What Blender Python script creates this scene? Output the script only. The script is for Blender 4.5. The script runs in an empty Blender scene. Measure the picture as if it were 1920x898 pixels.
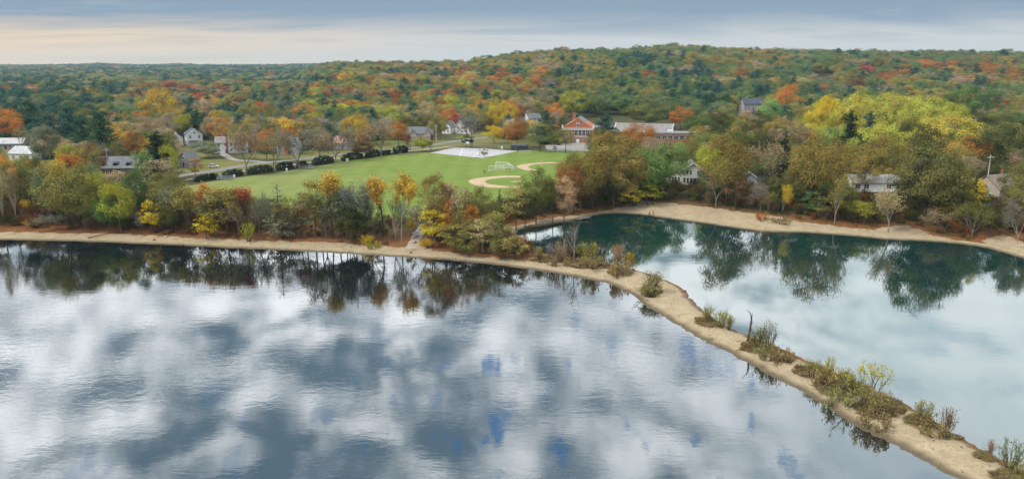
import bpy, math, random
import numpy as np
from mathutils import Vector, Matrix

C = bpy.context.scene
COL = C.collection
rng = np.random.default_rng(11)
random.seed(11)

# ------------------------------------------------------------------ camera model
F, CX, CY, EYE = 1478.0, 960.0, 449.0, 50.0
PITCH = math.atan(330.0 / F)
cP, sP = math.cos(PITCH), math.sin(PITCH)

def G(px, py, z=0.0):
    """point of the horizontal plane at height z seen at photo pixel px, py"""
    u, v = (px - CX) / F, (CY - py) / F
    dx, dy, dz = u, cP + v * sP, -sP + v * cP
    t = (z - EYE) / dz
    return (dx * t, dy * t)

def proj(x, y, z):
    d = np.asarray(z) - EYE
    f = y * cP - d * sP
    up = y * sP + d * cP
    return CX + F * x / f, CY - F * up / f

def height_at(x, y, zb, ytop):
    """z of the point above x, y that is seen at pixel row ytop"""
    v = (CY - ytop) / F
    return EYE + y * (v * cP - sP) / (cP + v * sP)

# ------------------------------------------------------------------ shorelines (pixels on the water plane)
LAKE_EDGE = [(-420, 446), (-200, 447), (0, 450), (150, 453), (300, 459), (450, 466), (580, 472), (700, 479), (780, 484), (860, 490),
             (940, 498), (1000, 506), (1067, 517), (1138, 531), (1181, 551), (1209, 572), (1245, 594), (1281, 615), (1316, 637), (1370, 663),
             (1423, 693), (1449, 707), (1498, 731), (1550, 763), (1611, 801), (1663, 827), (1720, 857), (1776, 887), (1850, 922), (1950, 965), (2150, 1060)]
COVE = [(974, 431), (1010, 425), (1045, 419), (1084, 413), (1106, 406), (1138, 401.5), (1177, 401), (1211, 404), (1260, 411), (1320, 419), (1393, 430),
        (1442, 435), (1516, 437), (1600, 443), (1675, 450), (1750, 453), (1826, 461), (1871, 471), (1920, 485), (2000, 512), (2150, 560), (2400, 660),
        (2400, 1010), (2100, 960), (1920, 882), (1870, 857), (1825, 834), (1776, 806), (1720, 768), (1678, 747), (1600, 712), (1524, 680), (1475, 657), (1455, 650), (1405, 629), (1370, 615),
        (1320, 583), (1295, 558), (1274, 537), (1242, 523), (1206, 511), (1160, 499), (1124, 490), (1067, 481), (1020, 475), (995, 468), (978, 452), (968, 440)]

def smooth_line(pts, n=6, jit=0.0):
    p = np.array(pts, float)
    q = [p[0]]
    for i in range(len(p) - 1):
        p0, p1, p2, p3 = p[max(i - 1, 0)], p[i], p[i + 1], p[min(i + 2, len(p) - 1)]
        for k in range(1, n + 1):
            t = k / n
            q.append(0.5 * ((2 * p1) + (-p0 + p2) * t + (2 * p0 - 5 * p1 + 4 * p2 - p3) * t * t + (-p0 + 3 * p1 - 3 * p2 + p3) * t ** 3))
    q = np.array(q)
    if jit:
        q[1:-1] += rng.normal(0, jit, (len(q) - 2, 2))
    return q

lake_edge = smooth_line([G(*p) for p in LAKE_EDGE], 9, 0.22)
lake_poly = np.vstack([lake_edge, [(200, 20), (200, -400), (-700, -400), (-700, 225)]])
cove_poly = smooth_line([G(*p) for p in COVE + COVE[:1]], 8, 0.2)[:-1]

def sdist(P, poly):
    """signed distance, positive inside the polygon"""
    P = np.asarray(P, float)
    d = np.full(len(P), 1e18)
    ins = np.zeros(len(P), bool)
    A, B = poly, np.roll(poly, -1, 0)
    for a, b in zip(A, B):
        ab = b - a
        L2 = ab @ ab
        if L2 < 1e-12:
            continue
        ap = P - a
        t = np.clip((ap @ ab) / L2, 0, 1)
        e = ap - t[:, None] * ab
        d = np.minimum(d, (e * e).sum(1))
        if a[1] != b[1]:
            c = (a[1] > P[:, 1]) != (b[1] > P[:, 1])
            ins ^= c & (P[:, 0] < (b[0] - a[0]) * (P[:, 1] - a[1]) / (b[1] - a[1]) + a[0])
    d = np.sqrt(d)
    return np.where(ins, d, -d)

def ldist(P, line):
    P = np.asarray(P, float)
    d = np.full(len(P), 1e18)
    for a, b in zip(line[:-1], line[1:]):
        ab = b - a
        t = np.clip(((P - a) @ ab) / max(ab @ ab, 1e-9), 0, 1)
        e = P - a - t[:, None] * ab
        d = np.minimum(d, (e * e).sum(1))
    return np.sqrt(d)

def sstep(a, b, x):
    t = np.clip((np.asarray(x, float) - a) / (b - a), 0, 1)
    return t * t * (3 - 2 * t)

RIDGE = [(-900, 121), (0, 121), (520, 122), (560, 120.5), (700, 117.5), (800, 116), (880, 112), (930, 104), (1000, 98), (1060, 91), (1130, 93), (1200, 89), (1270, 87), (1350, 92), (1500, 94), (1700, 96), (1920, 98), (2800, 98)]
RX, RY = np.array(RIDGE, float).T

def shore(P):
    """distance from the water's edge, positive on land"""
    return -np.maximum(sdist(P, lake_poly), sdist(P, cove_poly))

def hill(x, y):
    px = CX + F * x / np.maximum(y, 1)
    e = (119 - np.interp(px, RX, RY)) / F * 1500
    hz = np.where(e > -2.5, e + 27.5, 0.0) * sstep(540, 640, px)
    t = np.clip((y - 560) / 940, 0, 1)
    t = 0.35 * t + 0.65 * t * t * (3 - 2 * t)
    far = 19 * sstep(1400, 5000, y) * (1 - sstep(5200, 6200, y))
    w = 2.2 * np.sin(x * 0.011 + 1.3) * np.sin(y * 0.0082) + 1.6 * np.sin(x * 0.023 + y * 0.013)
    z = np.maximum(hz * t, far)
    bump = 9 * np.exp(-((px - 205) / 40) ** 2) + 7 * np.exp(-((px - 348) / 26) ** 2) + 6 * np.exp(-((px - 600) / 60) ** 2)
    return z + w * sstep(600, 1000, y) * sstep(4, 20, hz * t) + bump * sstep(3800, 5000, y)

def terrain(x, y, s=None):
    x, y = np.atleast_1d(np.asarray(x, float)), np.atleast_1d(np.asarray(y, float))
    if s is None:
        s = shore(np.stack([x, y], 1))
    z = np.interp(s, [-40, -8, 0, 2, 6, 16, 30], [-4, -1.6, 0, 0.34, 0.68, 1.8, 3.0])
    b = 0.10 * np.sin(x * 0.9 + 2 * np.sin(y * 0.31)) * np.sin(y * 0.7 + 1.3 * np.sin(x * 0.4))
    return z + b * sstep(0.6, 4, s) * (1 - sstep(14, 28, s)) + hill(x, y)

def on_land(px, py):
    z = 1.0
    for _ in range(3):
        x, y = G(px, py, z)
        z = float(terrain(x, y)[0])
    return x, y, z

def on_land_many(px, py):
    z = np.ones(len(px))
    for _ in range(3):
        q = [G(a, b, c) for a, b, c in zip(px, py, z)]
        x, y = np.array(q).T
        z = terrain(x, y)
    return np.stack([x, y, z], 1)

# ------------------------------------------------------------------ object helpers
def link(o, parent=None):
    COL.objects.link(o)
    if parent is not None:
        o.parent = parent
    return o

def tag(o, label=None, cat=None, group=None, kind=None):
    if label: o['label'] = label
    if cat: o['category'] = cat
    if group: o['group'] = group
    if kind: o['kind'] = kind
    return o

def thing(name, label, cat, loc=(0, 0, 0), rz=0.0, group=None):
    o = bpy.data.objects.new(name, None)
    o.empty_display_size = 0.2
    o.location = loc
    o.rotation_euler = (0, 0, rz)
    link(o)
    return tag(o, label, cat, group)

class MB:
    """collects simple shapes into one mesh"""
    def __init__(self):
        self.v, self.f, self.m = [], [], []
    def add(self, vs, fs, m=0):
        b = len(self.v)
        self.v += [tuple(p) for p in vs]
        self.f += [tuple(b + i for i in q) for q in fs]
        self.m += [m] * len(fs)
        return self
    def box(self, c, s, rz=0.0, m=0, bev=0.0):
        hx, hy, hz = s[0] / 2, s[1] / 2, s[2] / 2
        ca, sa = math.cos(rz), math.sin(rz)
        vs = []
        for z in (-hz, hz):
            for x, y in ((-hx, -hy), (hx, -hy), (hx, hy), (-hx, hy)):
                vs.append((c[0] + x * ca - y * sa, c[1] + x * sa + y * ca, c[2] + z))
        return self.add(vs, [(3, 2, 1, 0), (4, 5, 6, 7), (0, 1, 5, 4), (1, 2, 6, 5), (2, 3, 7, 6), (3, 0, 4, 7)], m)
    def tube(self, pts, rad, n=6, m=0, caps=True):
        pts = [Vector(p) for p in pts]
        rings = []
        for i, p in enumerate(pts):
            d = (pts[min(i + 1, len(pts) - 1)] - pts[max(i - 1, 0)])
            d = d.normalized() if d.length > 1e-9 else Vector((0, 0, 1))
            a = d.cross(Vector((0, 0, 1)) if abs(d.z) < 0.9 else Vector((1, 0, 0))).normalized()
            b = d.cross(a)
            r = rad[i] if hasattr(rad, '__len__') else rad
            rings.append([p + (a * math.cos(2 * math.pi * k / n) + b * math.sin(2 * math.pi * k / n)) * r for k in range(n)])
        vs = [q for r in rings for q in r]
        fs = [(i * n + k, i * n + (k + 1) % n, (i + 1) * n + (k + 1) % n, (i + 1) * n + k) for i in range(len(pts) - 1) for k in range(n)]
        if caps:
            fs += [tuple(range(n - 1, -1, -1)), tuple((len(pts) - 1) * n + k for k in range(n))]
        return self.add(vs, fs, m)
    def mesh(self, name, mats, smooth=False):
        me = bpy.data.meshes.new(name)
        me.from_pydata(self.v, [], self.f)
        for mt in (mats if isinstance(mats, (list, tuple)) else [mats]):
            me.materials.append(mt)
        me.polygons.foreach_set('material_index', self.m)
        if smooth:
            me.polygons.foreach_set('use_smooth', [True] * len(me.polygons))
        me.update()
        return me
    def obj(self, name, mats, parent=None, smooth=False):
        return link(bpy.data.objects.new(name, self.mesh(name, mats, smooth)), parent)

def np_mesh(name, V, Fq, mat, smooth=False):
    """mesh from numpy arrays of vertices and quads (or triangles)"""
    me = bpy.data.meshes.new(name)
    k = Fq.shape[1]
    me.vertices.add(len(V)); me.vertices.foreach_set('co', np.ascontiguousarray(V, np.float32).ravel())
    me.loops.add(Fq.size); me.loops.foreach_set('vertex_index', np.ascontiguousarray(Fq, np.int32).ravel())
    me.polygons.add(len(Fq)); me.polygons.foreach_set('loop_start', np.arange(0, Fq.size, k, dtype=np.int32))
    if smooth:
        me.polygons.foreach_set('use_smooth', np.ones(len(Fq), bool))
    me.materials.append(mat)
    me.update(calc_edges=True)
    return me

# ------------------------------------------------------------------ materials
def new_mat(name):
    m = bpy.data.materials.new(name)
    m.use_nodes = True
    nt = m.node_tree
    nt.nodes.clear()
    out = nt.nodes.new('ShaderNodeOutputMaterial')
    return m, nt, out

class NT:
    def __init__(self, nt): self.nt = nt
    def n(self, typ, **kw):
        nd = self.nt.nodes.new(typ)
        for k, v in kw.items():
            if hasattr(nd, k): setattr(nd, k, v)
        return nd
    def set(self, sock, v):
        if isinstance(v, bpy.types.NodeSocket): self.nt.links.new(v, sock)
        else: sock.default_value = v
    def math(self, op, a, b=0.0, c=None, clamp=False):
        nd = self.n('ShaderNodeMath', operation=op); nd.use_clamp = clamp
        self.set(nd.inputs[0], a); self.set(nd.inputs[1], b)
        if c is not None: self.set(nd.inputs[2], c)
        return nd.outputs[0]
    def noise(self, vec, scale, detail=3.0, rough=0.55, dist=0.0):
        nd = self.n('ShaderNodeTexNoise')
        if vec is not None: self.set(nd.inputs['Vector'], vec)
        nd.inputs['Scale'].default_value = scale; nd.inputs['Detail'].default_value = detail
        nd.inputs['Roughness'].default_value = rough; nd.inputs['Distortion'].default_value = dist
        return nd.outputs['Fac']
    def mix(self, fac, a, b, typ='MIX'):
        nd = self.n('ShaderNodeMix', data_type='RGBA', blend_type=typ)
        self.set(nd.inputs[0], fac)
        for s, v in ((nd.inputs[6], a), (nd.inputs[7], b)):
            self.set(s, v if isinstance(v, bpy.types.NodeSocket) else (*v, 1.0) if len(v) == 3 else v)
        return nd.outputs[2]
    def range(self, v, a, b, c=0.0, d=1.0, smooth=True):
        nd = self.n('ShaderNodeMapRange'); nd.interpolation_type = 'SMOOTHSTEP' if smooth else 'LINEAR'
        self.set(nd.inputs[0], v)
        for i, q in enumerate((a, b, c, d)): self.set(nd.inputs[i + 1], q)
        return nd.outputs[0]
    def attr(self, name, kind='GEOMETRY'):
        nd = self.n('ShaderNodeAttribute'); nd.attribute_type = kind; nd.attribute_name = name
        return nd
    def pos(self):
        return self.n('ShaderNodeNewGeometry').outputs['Position']
    def vmul(self, v, s):
        nd = self.n('ShaderNodeVectorMath', operation='MULTIPLY'); self.set(nd.inputs[0], v); nd.inputs[1].default_value = s
        return nd.outputs[0]

def plain(name, col, rough=0.7, var=0.18, scale=1.5, metallic=0.0, col2=None):
    m, nt, out = new_mat(name); k = NT(nt)
    co = k.n('ShaderNodeTexCoord').outputs['Object']
    f = k.noise(co, scale, 4, 0.6)
    a = tuple(c * (1 - var) for c in col)
    b = col2 or tuple(min(1, c * (1 + var)) for c in col)
    p = k.n('ShaderNodeBsdfPrincipled')
    k.set(p.inputs['Base Color'], k.mix(k.range(f, 0.3, 0.7), a, b))
    p.inputs['Roughness'].default_value = rough; p.inputs['Metallic'].default_value = metallic
    nt.links.new(p.outputs[0], out.inputs[0])
    return m

def brick_mat(name, c1, c2):
    m, nt, out = new_mat(name); k = NT(nt)
    co = k.n('ShaderNodeTexCoord').outputs['Object']
    f = k.noise(co, 0.8, 4, 0.6); g = k.noise(k.vmul(co, (4, 4, 13)), 1.0, 1, 0.5)
    col = k.mix(k.range(f, 0.3, 0.7), c1, c2)
    col = k.mix(k.range(g, 0.35, 0.7, 0, 0.35), col, tuple(c * 0.55 for c in c1))
    p = k.n('ShaderNodeBsdfPrincipled'); k.set(p.inputs['Base Color'], col); p.inputs['Roughness'].default_value = 0.85
    nt.links.new(p.outputs[0], out.inputs[0])
    return m

def shingle_mat(name, c):
    m, nt, out = new_mat(name); k = NT(nt)
    co = k.n('ShaderNodeTexCoord').outputs['Object']
    f = k.noise(co, 0.6, 5, 0.65); w = k.n('ShaderNodeTexWave'); w.bands_direction = 'Z'
    k.set(w.inputs['Vector'], co); w.inputs['Scale'].default_value = 1.2; w.inputs['Distortion'].default_value = 1.0
    col = k.mix(k.range(f, 0.3, 0.72), tuple(x * 0.72 for x in c), tuple(min(1, x * 1.2) for x in c))
    col = k.mix(k.math('MULTIPLY', w.outputs['Fac'], 0.18), col, tuple(x * 0.5 for x in c))
    p = k.n('ShaderNodeBsdfPrincipled'); k.set(p.inputs['Base Color'], col); p.inputs['Roughness'].default_value = 0.8
    nt.links.new(p.outputs[0], out.inputs[0])
    return m

def glass_mat():
    m, nt, out = new_mat('window_glass'); k = NT(nt)
    p = k.n('ShaderNodeBsdfPrincipled'); p.inputs['Base Color'].default_value = (0.02, 0.025, 0.03, 1); p.inputs['Roughness'].default_value = 0.15
    nt.links.new(p.outputs[0], out.inputs[0])
    return m

def leaf_mat():
    m, nt, out = new_mat('foliage'); k = NT(nt)
    t = k.attr('tint', 'INSTANCER').outputs['Color']
    lf = k.attr('leaf').outputs['Fac']
    hs = k.n('ShaderNodeHueSaturation')
    k.set(hs.inputs['Color'], t)
    k.set(hs.inputs['Value'], k.range(lf, 0, 1, 0.52, 1.55, False))
    k.set(hs.inputs['Hue'], k.range(k.attr('leafhue').outputs['Fac'], 0, 1, 0.475, 0.525, False))
    k.set(hs.inputs['Saturation'], 1.02)
    d = k.n('ShaderNodeBsdfDiffuse'); k.set(d.inputs['Color'], hs.outputs[0])
    tr = k.n('ShaderNodeBsdfTranslucent'); k.set(tr.inputs['Color'], hs.outputs[0])
    mx = k.n('ShaderNodeMixShader'); mx.inputs[0].default_value = 0.27
    nt.links.new(d.outputs[0], mx.inputs[1]); nt.links.new(tr.outputs[0], mx.inputs[2]); nt.links.new(mx.outputs[0], out.inputs[0])
    return m

def bark_mat():
    m, nt, out = new_mat('bark'); k = NT(nt)
    t = k.attr('tint', 'INSTANCER').outputs['Color']
    co = k.n('ShaderNodeTexCoord').outputs['Object']
    f = k.noise(k.vmul(co, (3, 3, 0.8)), 1.6, 4, 0.65)
    col = k.mix(k.range(f, 0.3, 0.7), k.mix(1.0, t, (0.55, 0.55, 0.55), 'MULTIPLY'), k.mix(1.0, t, (1.25, 1.25, 1.25), 'MULTIPLY'))
    p = k.n('ShaderNodeBsdfPrincipled'); k.set(p.inputs['Base Color'], col); p.inputs['Roughness'].default_value = 0.9
    nt.links.new(p.outputs[0], out.inputs[0])
    return m

LEAF, BARK, GLASS = leaf_mat(), bark_mat(), glass_mat()
WHITE = plain('white_paint', (0.78, 0.78, 0.77), 0.55, 0.07)
OFFWHITE = plain('grey_white_siding', (0.55, 0.57, 0.55), 0.65, 0.1)
METAL = plain('galvanised_metal', (0.42, 0.44, 0.45), 0.4, 0.12, 3.0, 0.6)
DARKMETAL = plain('dark_metal', (0.05, 0.055, 0.06), 0.5, 0.2)
WOODGREY = plain('weathered_wood', (0.23, 0.19, 0.15), 0.9, 0.3, 4.0)
ROCK = plain('granite', (0.36, 0.34, 0.31), 0.9, 0.35, 2.0)
# ------------------------------------------------------------------ foliage and tree shapes
def unit(n, r=None):
    v = (r or rng).normal(size=(n, 3))
    return v / np.linalg.norm(v, axis=1)[:, None]

def leaves(name, P, N, size, lf, hue, stretch=1.0):
    """a crown of many small leaf sprays: quads at P facing N"""
    n = len(P)
    N = N / np.maximum(np.linalg.norm(N, axis=1)[:, None], 1e-6)
    a = np.cross(N, unit(n)); a /= np.maximum(np.linalg.norm(a, axis=1)[:, None], 1e-6)
    b = np.cross(N, a)
    s = size[:, None] * 0.5
    k = rng.uniform(0.5, 1.0, (n, 1)) * stretch
    V = np.stack([P + a * s, P + b * s * k, P - a * s, P - b * s * k * rng.uniform(0.6, 1.0, (n, 1))], 1).reshape(-1, 3)
    me = np_mesh(name, V, np.arange(4 * n).reshape(n, 4), LEAF)
    for nm, val in (('leaf', lf), ('leafhue', hue)):
        at = me.attributes.new(nm, 'FLOAT', 'FACE'); at.data.foreach_set('value', np.clip(val, 0, 1).astype(np.float32))
    return me

def clumps(C0, R, per, squash=0.8, low=-0.55, leaf=0.5, centre=None, name='crown', up=0.25, radial=True):
    """leaf clumps: C0 centres, R radii, per leaves each"""
    P, N, S, L, H = [], [], [], [], []
    c0 = C0.mean(0) if centre is None else np.array(centre)
    for c, r in zip(C0, R):
        n = max(4, int(per * (r / R.mean()) ** 2))
        u = unit(n); u = u[u[:, 2] > low]
        q = u * (r * rng.uniform(0.45, 1.08, (len(u), 1)))
        q *= np.array([1, 1, squash])
        q += rng.normal(0, 0.06 * r, q.shape)
        P.append(c + q)
        o = c + q - c0
        o /= np.maximum(np.linalg.norm(o, axis=1)[:, None], 1e-6)
        N.append(u * 0.85 + o * 0.55 + unit(len(u)) * 0.32 + np.array([0, 0, up]))
        S.append(leaf * rng.uniform(0.55, 1.3, len(u)))
        cl = rng.normal(0, 0.2); ch = rng.normal(0, 0.2)
        L.append(0.5 + cl + rng.normal(0, 0.09, len(u)))
        H.append(0.5 + ch + rng.normal(0, 0.10, len(u)))
    return leaves(name, np.vstack(P), np.vstack(N), np.concatenate(S), np.concatenate(L), np.concatenate(H))

def branch_tubes(segs, n=4):
    """segs: list of (p, q, r0, r1) as one quad mesh"""
    V, Q = [], []
    ang = np.arange(n) * 2 * math.pi / n
    ca, sa = np.cos(ang), np.sin(ang)
    for i, (p, q, r0, r1) in enumerate(segs):
        d = q - p; L = np.linalg.norm(d); d = d / max(L, 1e-6)
        a = np.cross(d, (0, 0, 1.0) if abs(d[2]) < 0.95 else (1.0, 0, 0)); a /= np.linalg.norm(a); b = np.cross(d, a)
        ring = ca[:, None] * a + sa[:, None] * b
        V.append(p + ring * r0); V.append(q + ring * r1)
        o = i * 2 * n
        Q += [(o + k, o + (k + 1) % n, o + n + (k + 1) % n, o + n + k) for k in range(n)]
    return np.vstack(V), np.array(Q)

def grow(p, d, L, r, depth, out, spread=0.6, up=0.12, kids=(2, 4), tips=None, shrink=0.68, bend=0.16):
    n = 3
    pts = [np.array(p, float)]
    d = np.array(d, float)
    for i in range(n):
        d = d + rng.normal(0, bend, 3) + np.array([0, 0, up]); d /= np.linalg.norm(d)
        pts.append(pts[-1] + d * L / n)
        ra, rb = r * (1 - 0.45 * i / n), r * (1 - 0.45 * (i + 1) / n)
        out.append((pts[-2], pts[-1], ra, rb, depth))
    if depth <= 0:
        if tips is not None: tips.append(pts[-1])
        return
    for _ in range(rng.integers(*kids)):
        t = rng.uniform(0.4, 1.0) * n
        i = min(int(t), n - 1)
        q = pts[i] + (pts[i + 1] - pts[i]) * (t - i)
        e = d + unit(1)[0] * spread * 1.6; e[2] += 0.1; e /= np.linalg.norm(e)
        grow(q, e, L * shrink * rng.uniform(0.75, 1.2), r * 0.52, depth - 1, out, spread, up, kids, tips, shrink, bend)
    grow(pts[-1], d, L * shrink, r * 0.55, depth - 1, out, spread, up, kids, tips, shrink, bend)

def seg_mesh(name, segs, n, mat):
    V, Q = branch_tubes([s[:4] for s in segs], n)
    me = np_mesh(name, V, Q, mat, True)
    if mat is LEAF:
        for nm in ('leaf', 'leafhue'):
            at = me.attributes.new(nm, 'FLOAT', 'FACE'); at.data.foreach_set('value', np.full(len(Q), 0.5, np.float32))
    return me

def join_np(name, a, b):
    """two leaf meshes (same material) as one"""
    va = np.empty(len(a.vertices) * 3, np.float32); a.vertices.foreach_get('co', va)
    vb = np.empty(len(b.vertices) * 3, np.float32); b.vertices.foreach_get('co', vb)
    qa = np.empty(len(a.loops), np.int32); a.loops.foreach_get('vertex_index', qa)
    qb = np.empty(len(b.loops), np.int32); b.loops.foreach_get('vertex_index', qb)
    me = np_mesh(name, np.concatenate([va, vb]).reshape(-1, 3), np.concatenate([qa, qb + len(a.vertices)]).reshape(-1, 4), LEAF)
    for nm in ('leaf', 'leafhue'):
        x = np.empty(len(a.polygons), np.float32); a.attributes[nm].data.foreach_get('value', x)
        y = np.empty(len(b.polygons), np.float32); b.attributes[nm].data.foreach_get('value', y)
        at = me.attributes.new(nm, 'FLOAT', 'FACE'); at.data.foreach_set('value', np.concatenate([x, y]))
    bpy.data.meshes.remove(a); bpy.data.meshes.remove(b)
    return me

PROTO = {}

def broad(H, W, base=0.14, ncl=46, per=95, leaf=0.55, gap=0.1, flat=1.0, lobes=5, trunk_r=0.24, fork=0.3, clr=0.145, inner=0.62):
    """broadleaf tree, trunk with limbs and a lobed clumpy crown"""
    zc, rz = H * (base + 1) / 2, H * (1 - base) / 2
    lobes = lobes + 5; ld = unit(lobes); ld[:, 2] = np.abs(ld[:, 2]) * 0.9; ld /= np.linalg.norm(ld, axis=1)[:, None]
    C0, R = [], []
    while len(C0) < ncl:
        u = unit(1)[0]
        if u[2] < -0.75: continue
        lobe = 0.80 + 0.40 * max(0.0, float(np.max(ld @ u))) ** 5
        rad = rng.uniform(inner, 0.9) * lobe
        prof = 1.0 if u[2] > 0 else 1.0 - 0.2 * abs(u[2])
        c = np.array([u[0] * W / 2 * prof, u[1] * W / 2 * prof, u[2] * rz * flat]) * rad + np.array([0, 0, zc])
        if rng.random() < gap: continue
        C0.append(c); R.append(W * clr * rng.uniform(0.7, 1.25))
    C0, R = np.array(C0), np.array(R)
    crown = clumps(C0, R, per, 0.78, -0.6, leaf, (0, 0, zc - rz * 0.35))
    segs = []
    top = np.array([rng.normal(0, 0.3), rng.normal(0, 0.3), H * fork])
    segs.append((np.array([0, 0, -0.6]), top * 0.5, trunk_r, trunk_r * 0.82, 3)); segs.append((top * 0.5, top, trunk_r * 0.82, trunk_r * 0.7, 3))
    for k in range(6):
        c = C0[rng.integers(len(C0))]
        m = top + (c - top) * 0.5 + np.array([0, 0, 0.06 * H])
        segs.append((top, m, trunk_r * 0.5, trunk_r * 0.3, 2)); segs.append((m, c, trunk_r * 0.3, trunk_r * 0.1, 2))
    co = np.empty(len(crown.vertices) * 3, np.float32); crown.vertices.foreach_get('co', co); co = co.reshape(-1, 3)
    return seg_mesh('trunk', segs, 7, BARK), crown, float(np.percentile(co[:, 2], 99.3)), float(2 * np.percentile(np.hypot(co[:, 0], co[:, 1]), 95))

def twiggy(H, W, leafn=0, leaf=0.45, depth=4, trunk_r=0.16, stem=0.25, spread=0.55, ltop=0.0, kids=(2, 4), stretch=1.0):
    """open tree whose fine branches show; leafn leaves at the tips"""
    out, tips = [], []
    p = np.array([0, 0, -0.5]); d = np.array([rng.normal(0, 0.06), rng.normal(0, 0.06), 1.0])
    q = p + d * (H * stem + 0.5)
    out.append((p, q, trunk_r, trunk_r * 0.8, 9))
    for k in range(4):
        a = rng.uniform(0, 6.28)
        e = np.array([math.cos(a) * spread, math.sin(a) * spread, 1.0 if k else 1.6])
        grow(q - d * rng.uniform(0, 0.25) * H * stem, e / np.linalg.norm(e), H * 0.27, trunk_r * 0.6, depth - 1, out, spread, 0.1, kids, tips)
    tips = np.array(tips)
    top = max(tips[:, 2].max(), 0.1); wid = np.percentile(np.hypot(tips[:, 0], tips[:, 1]), 92) * 2
    sc = np.array([W / wid, W / wid, H / top])
    out = [(a * sc if a[2] > 0 else a, b * sc, r0, r1, dp) for a, b, r0, r1, dp in out]
    tips = tips * sc
    limbs = [s for s in out if s[4] >= depth - 2]
    fine = [(a, b, max(r0, 0.04), max(r1, 0.03), dp) for a, b, r0, r1, dp in out if s_ok(dp, depth)]
    crown = seg_mesh('crown', fine, 4, LEAF)
    if leafn:
        wgt = np.ones(len(tips)) if not ltop else np.clip((tips[:, 2] / H - ltop), 0.02, 1)
        i = rng.choice(len(tips), leafn, p=wgt / wgt.sum())
        P = tips[i] + rng.normal(0, 0.035 * H, (leafn, 3))
        cl = rng.normal(0, 0.15, len(tips))
        lv = leaves('lv', P, unit(leafn) + np.array([0, 0, 0.5]), leaf * rng.uniform(0.6, 1.3, leafn), 0.55 + cl[i] + rng.normal(0, 0.12, leafn), 0.5 + cl[i] + rng.normal(0, 0.15, leafn), stretch)
        crown = join_np('crown', crown, lv)
    return seg_mesh('trunk', limbs, 6, BARK), crown, H, W

def s_ok(dp, depth): return dp < depth - 2

def pine(H, W, base=0.12, levels=11, per=75, leaf=0.6, droop=0.0, cone=1.0, irregular=0.25, lim=6, plume=0.11, flat=0.62):
    C0, R = [], []
    segs = [(np.array([0, 0, -0.6]), np.array([0, 0, H * 0.5]), 0.28, 0.17, 1), (np.array([0, 0, H * 0.5]), np.array([0, 0, H * 0.97]), 0.17, 0.04, 1)]
    for l in range(levels):
        t = l / (levels - 1)
        z = H * (base + (0.95 - base) * t)
        rad = W / 2 * ((1 - t) ** cone * 0.94 + 0.06) * (1 if t > 0.12 else 0.82)
        m = max(2, int(lim * (1 - 0.6 * t)))
        a0 = rng.uniform(0, 6.28)
        for k in range(m):
            a = a0 + k * 6.283 / m + rng.normal(0, 0.35)
            r = rad * rng.uniform(1 - irregular, 1 + irregular * 0.5)
            tip = np.array([math.cos(a) * r, math.sin(a) * r, z - droop * r + rng.normal(0, 0.03 * H)])
            segs.append((np.array([0, 0, z]), tip * np.array([0.85, 0.85, 1]), 0.07, 0.03, 0))
            for f in (0.9, 0.55, 0.2):
                if f < 0.8 and r < W * 0.14: continue
                C0.append(np.array([tip[0] * f, tip[1] * f, z + (tip[2] - z) * f + 0.12 + rng.normal(0, 0.015 * H)])); R.append(W * plume * rng.uniform(0.75, 1.3) * (1 - 0.35 * t))
    C0, R = np.array(C0), np.array(R)
    crown = clumps(C0, R, per, flat, -0.6, leaf, (0, 0, H * 0.3), up=0.35)
    return seg_mesh('trunk', segs, 6, BARK), crown, H, W

def shrub(H, W, leafn=900, leaf=0.22, stems=9, twig=3, tipy=0.0, droop=0.02):
    out, tips = [], []
    for k in range(stems):
        a = rng.uniform(0, 6.28); s = rng.uniform(0.15, 0.85)
        e = np.array([math.cos(a) * s, math.sin(a) * s, 1.0]); e /= np.linalg.norm(e)
        grow(np.array([math.cos(a) * 0.08 * W, math.sin(a) * 0.08 * W, -0.15]), e, H * 0.5, 0.045, twig - 1, out, 0.5, droop, (1, 3), tips, 0.62, 0.14)
    tips = np.array(tips)
    sc = np.array([W / max(1e-3, np.percentile(np.hypot(tips[:, 0], tips[:, 1]), 94) * 2)] * 2 + [H / tips[:, 2].max()])
    out = [(a * sc, b * sc, r0, r1, dp) for a, b, r0, r1, dp in out]; tips = tips * sc
    limbs = [s for s in out if s[4] >= twig - 1]
    fine = [(a, b, max(r0, 0.018), max(r1, 0.014), dp) for a, b, r0, r1, dp in out if dp < twig - 1]
    crown = seg_mesh('foliage', fine, 3, LEAF) if False else seg_mesh('foliage', fine, 4, LEAF)
    if leafn:
        mids = np.array([a + (b - a) * rng.random() for a, b, *_ in fine])
        src = np.vstack([tips, tips, mids])
        i = rng.choice(len(src), leafn)
        P = src[i] + rng.normal(0, 0.05 * W, (leafn, 3)) * np.array([1, 1, 0.8]); P[:, 2] = np.maximum(P[:, 2], 0.04)
        cl = rng.normal(0, 0.16, len(src))
        lv = leaves('lv', P, unit(leafn) + np.array([0, 0, 0.6]), leaf * rng.uniform(0.6, 1.35, leafn), 0.5 + cl[i] + rng.normal(0, 0.14, leafn), 0.5 + cl[i] * 0.8 + rng.normal(0, 0.14, leafn))
        crown = join_np('foliage', crown, lv)
    return seg_mesh('stem', limbs, 5, BARK), crown, H, W

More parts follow.
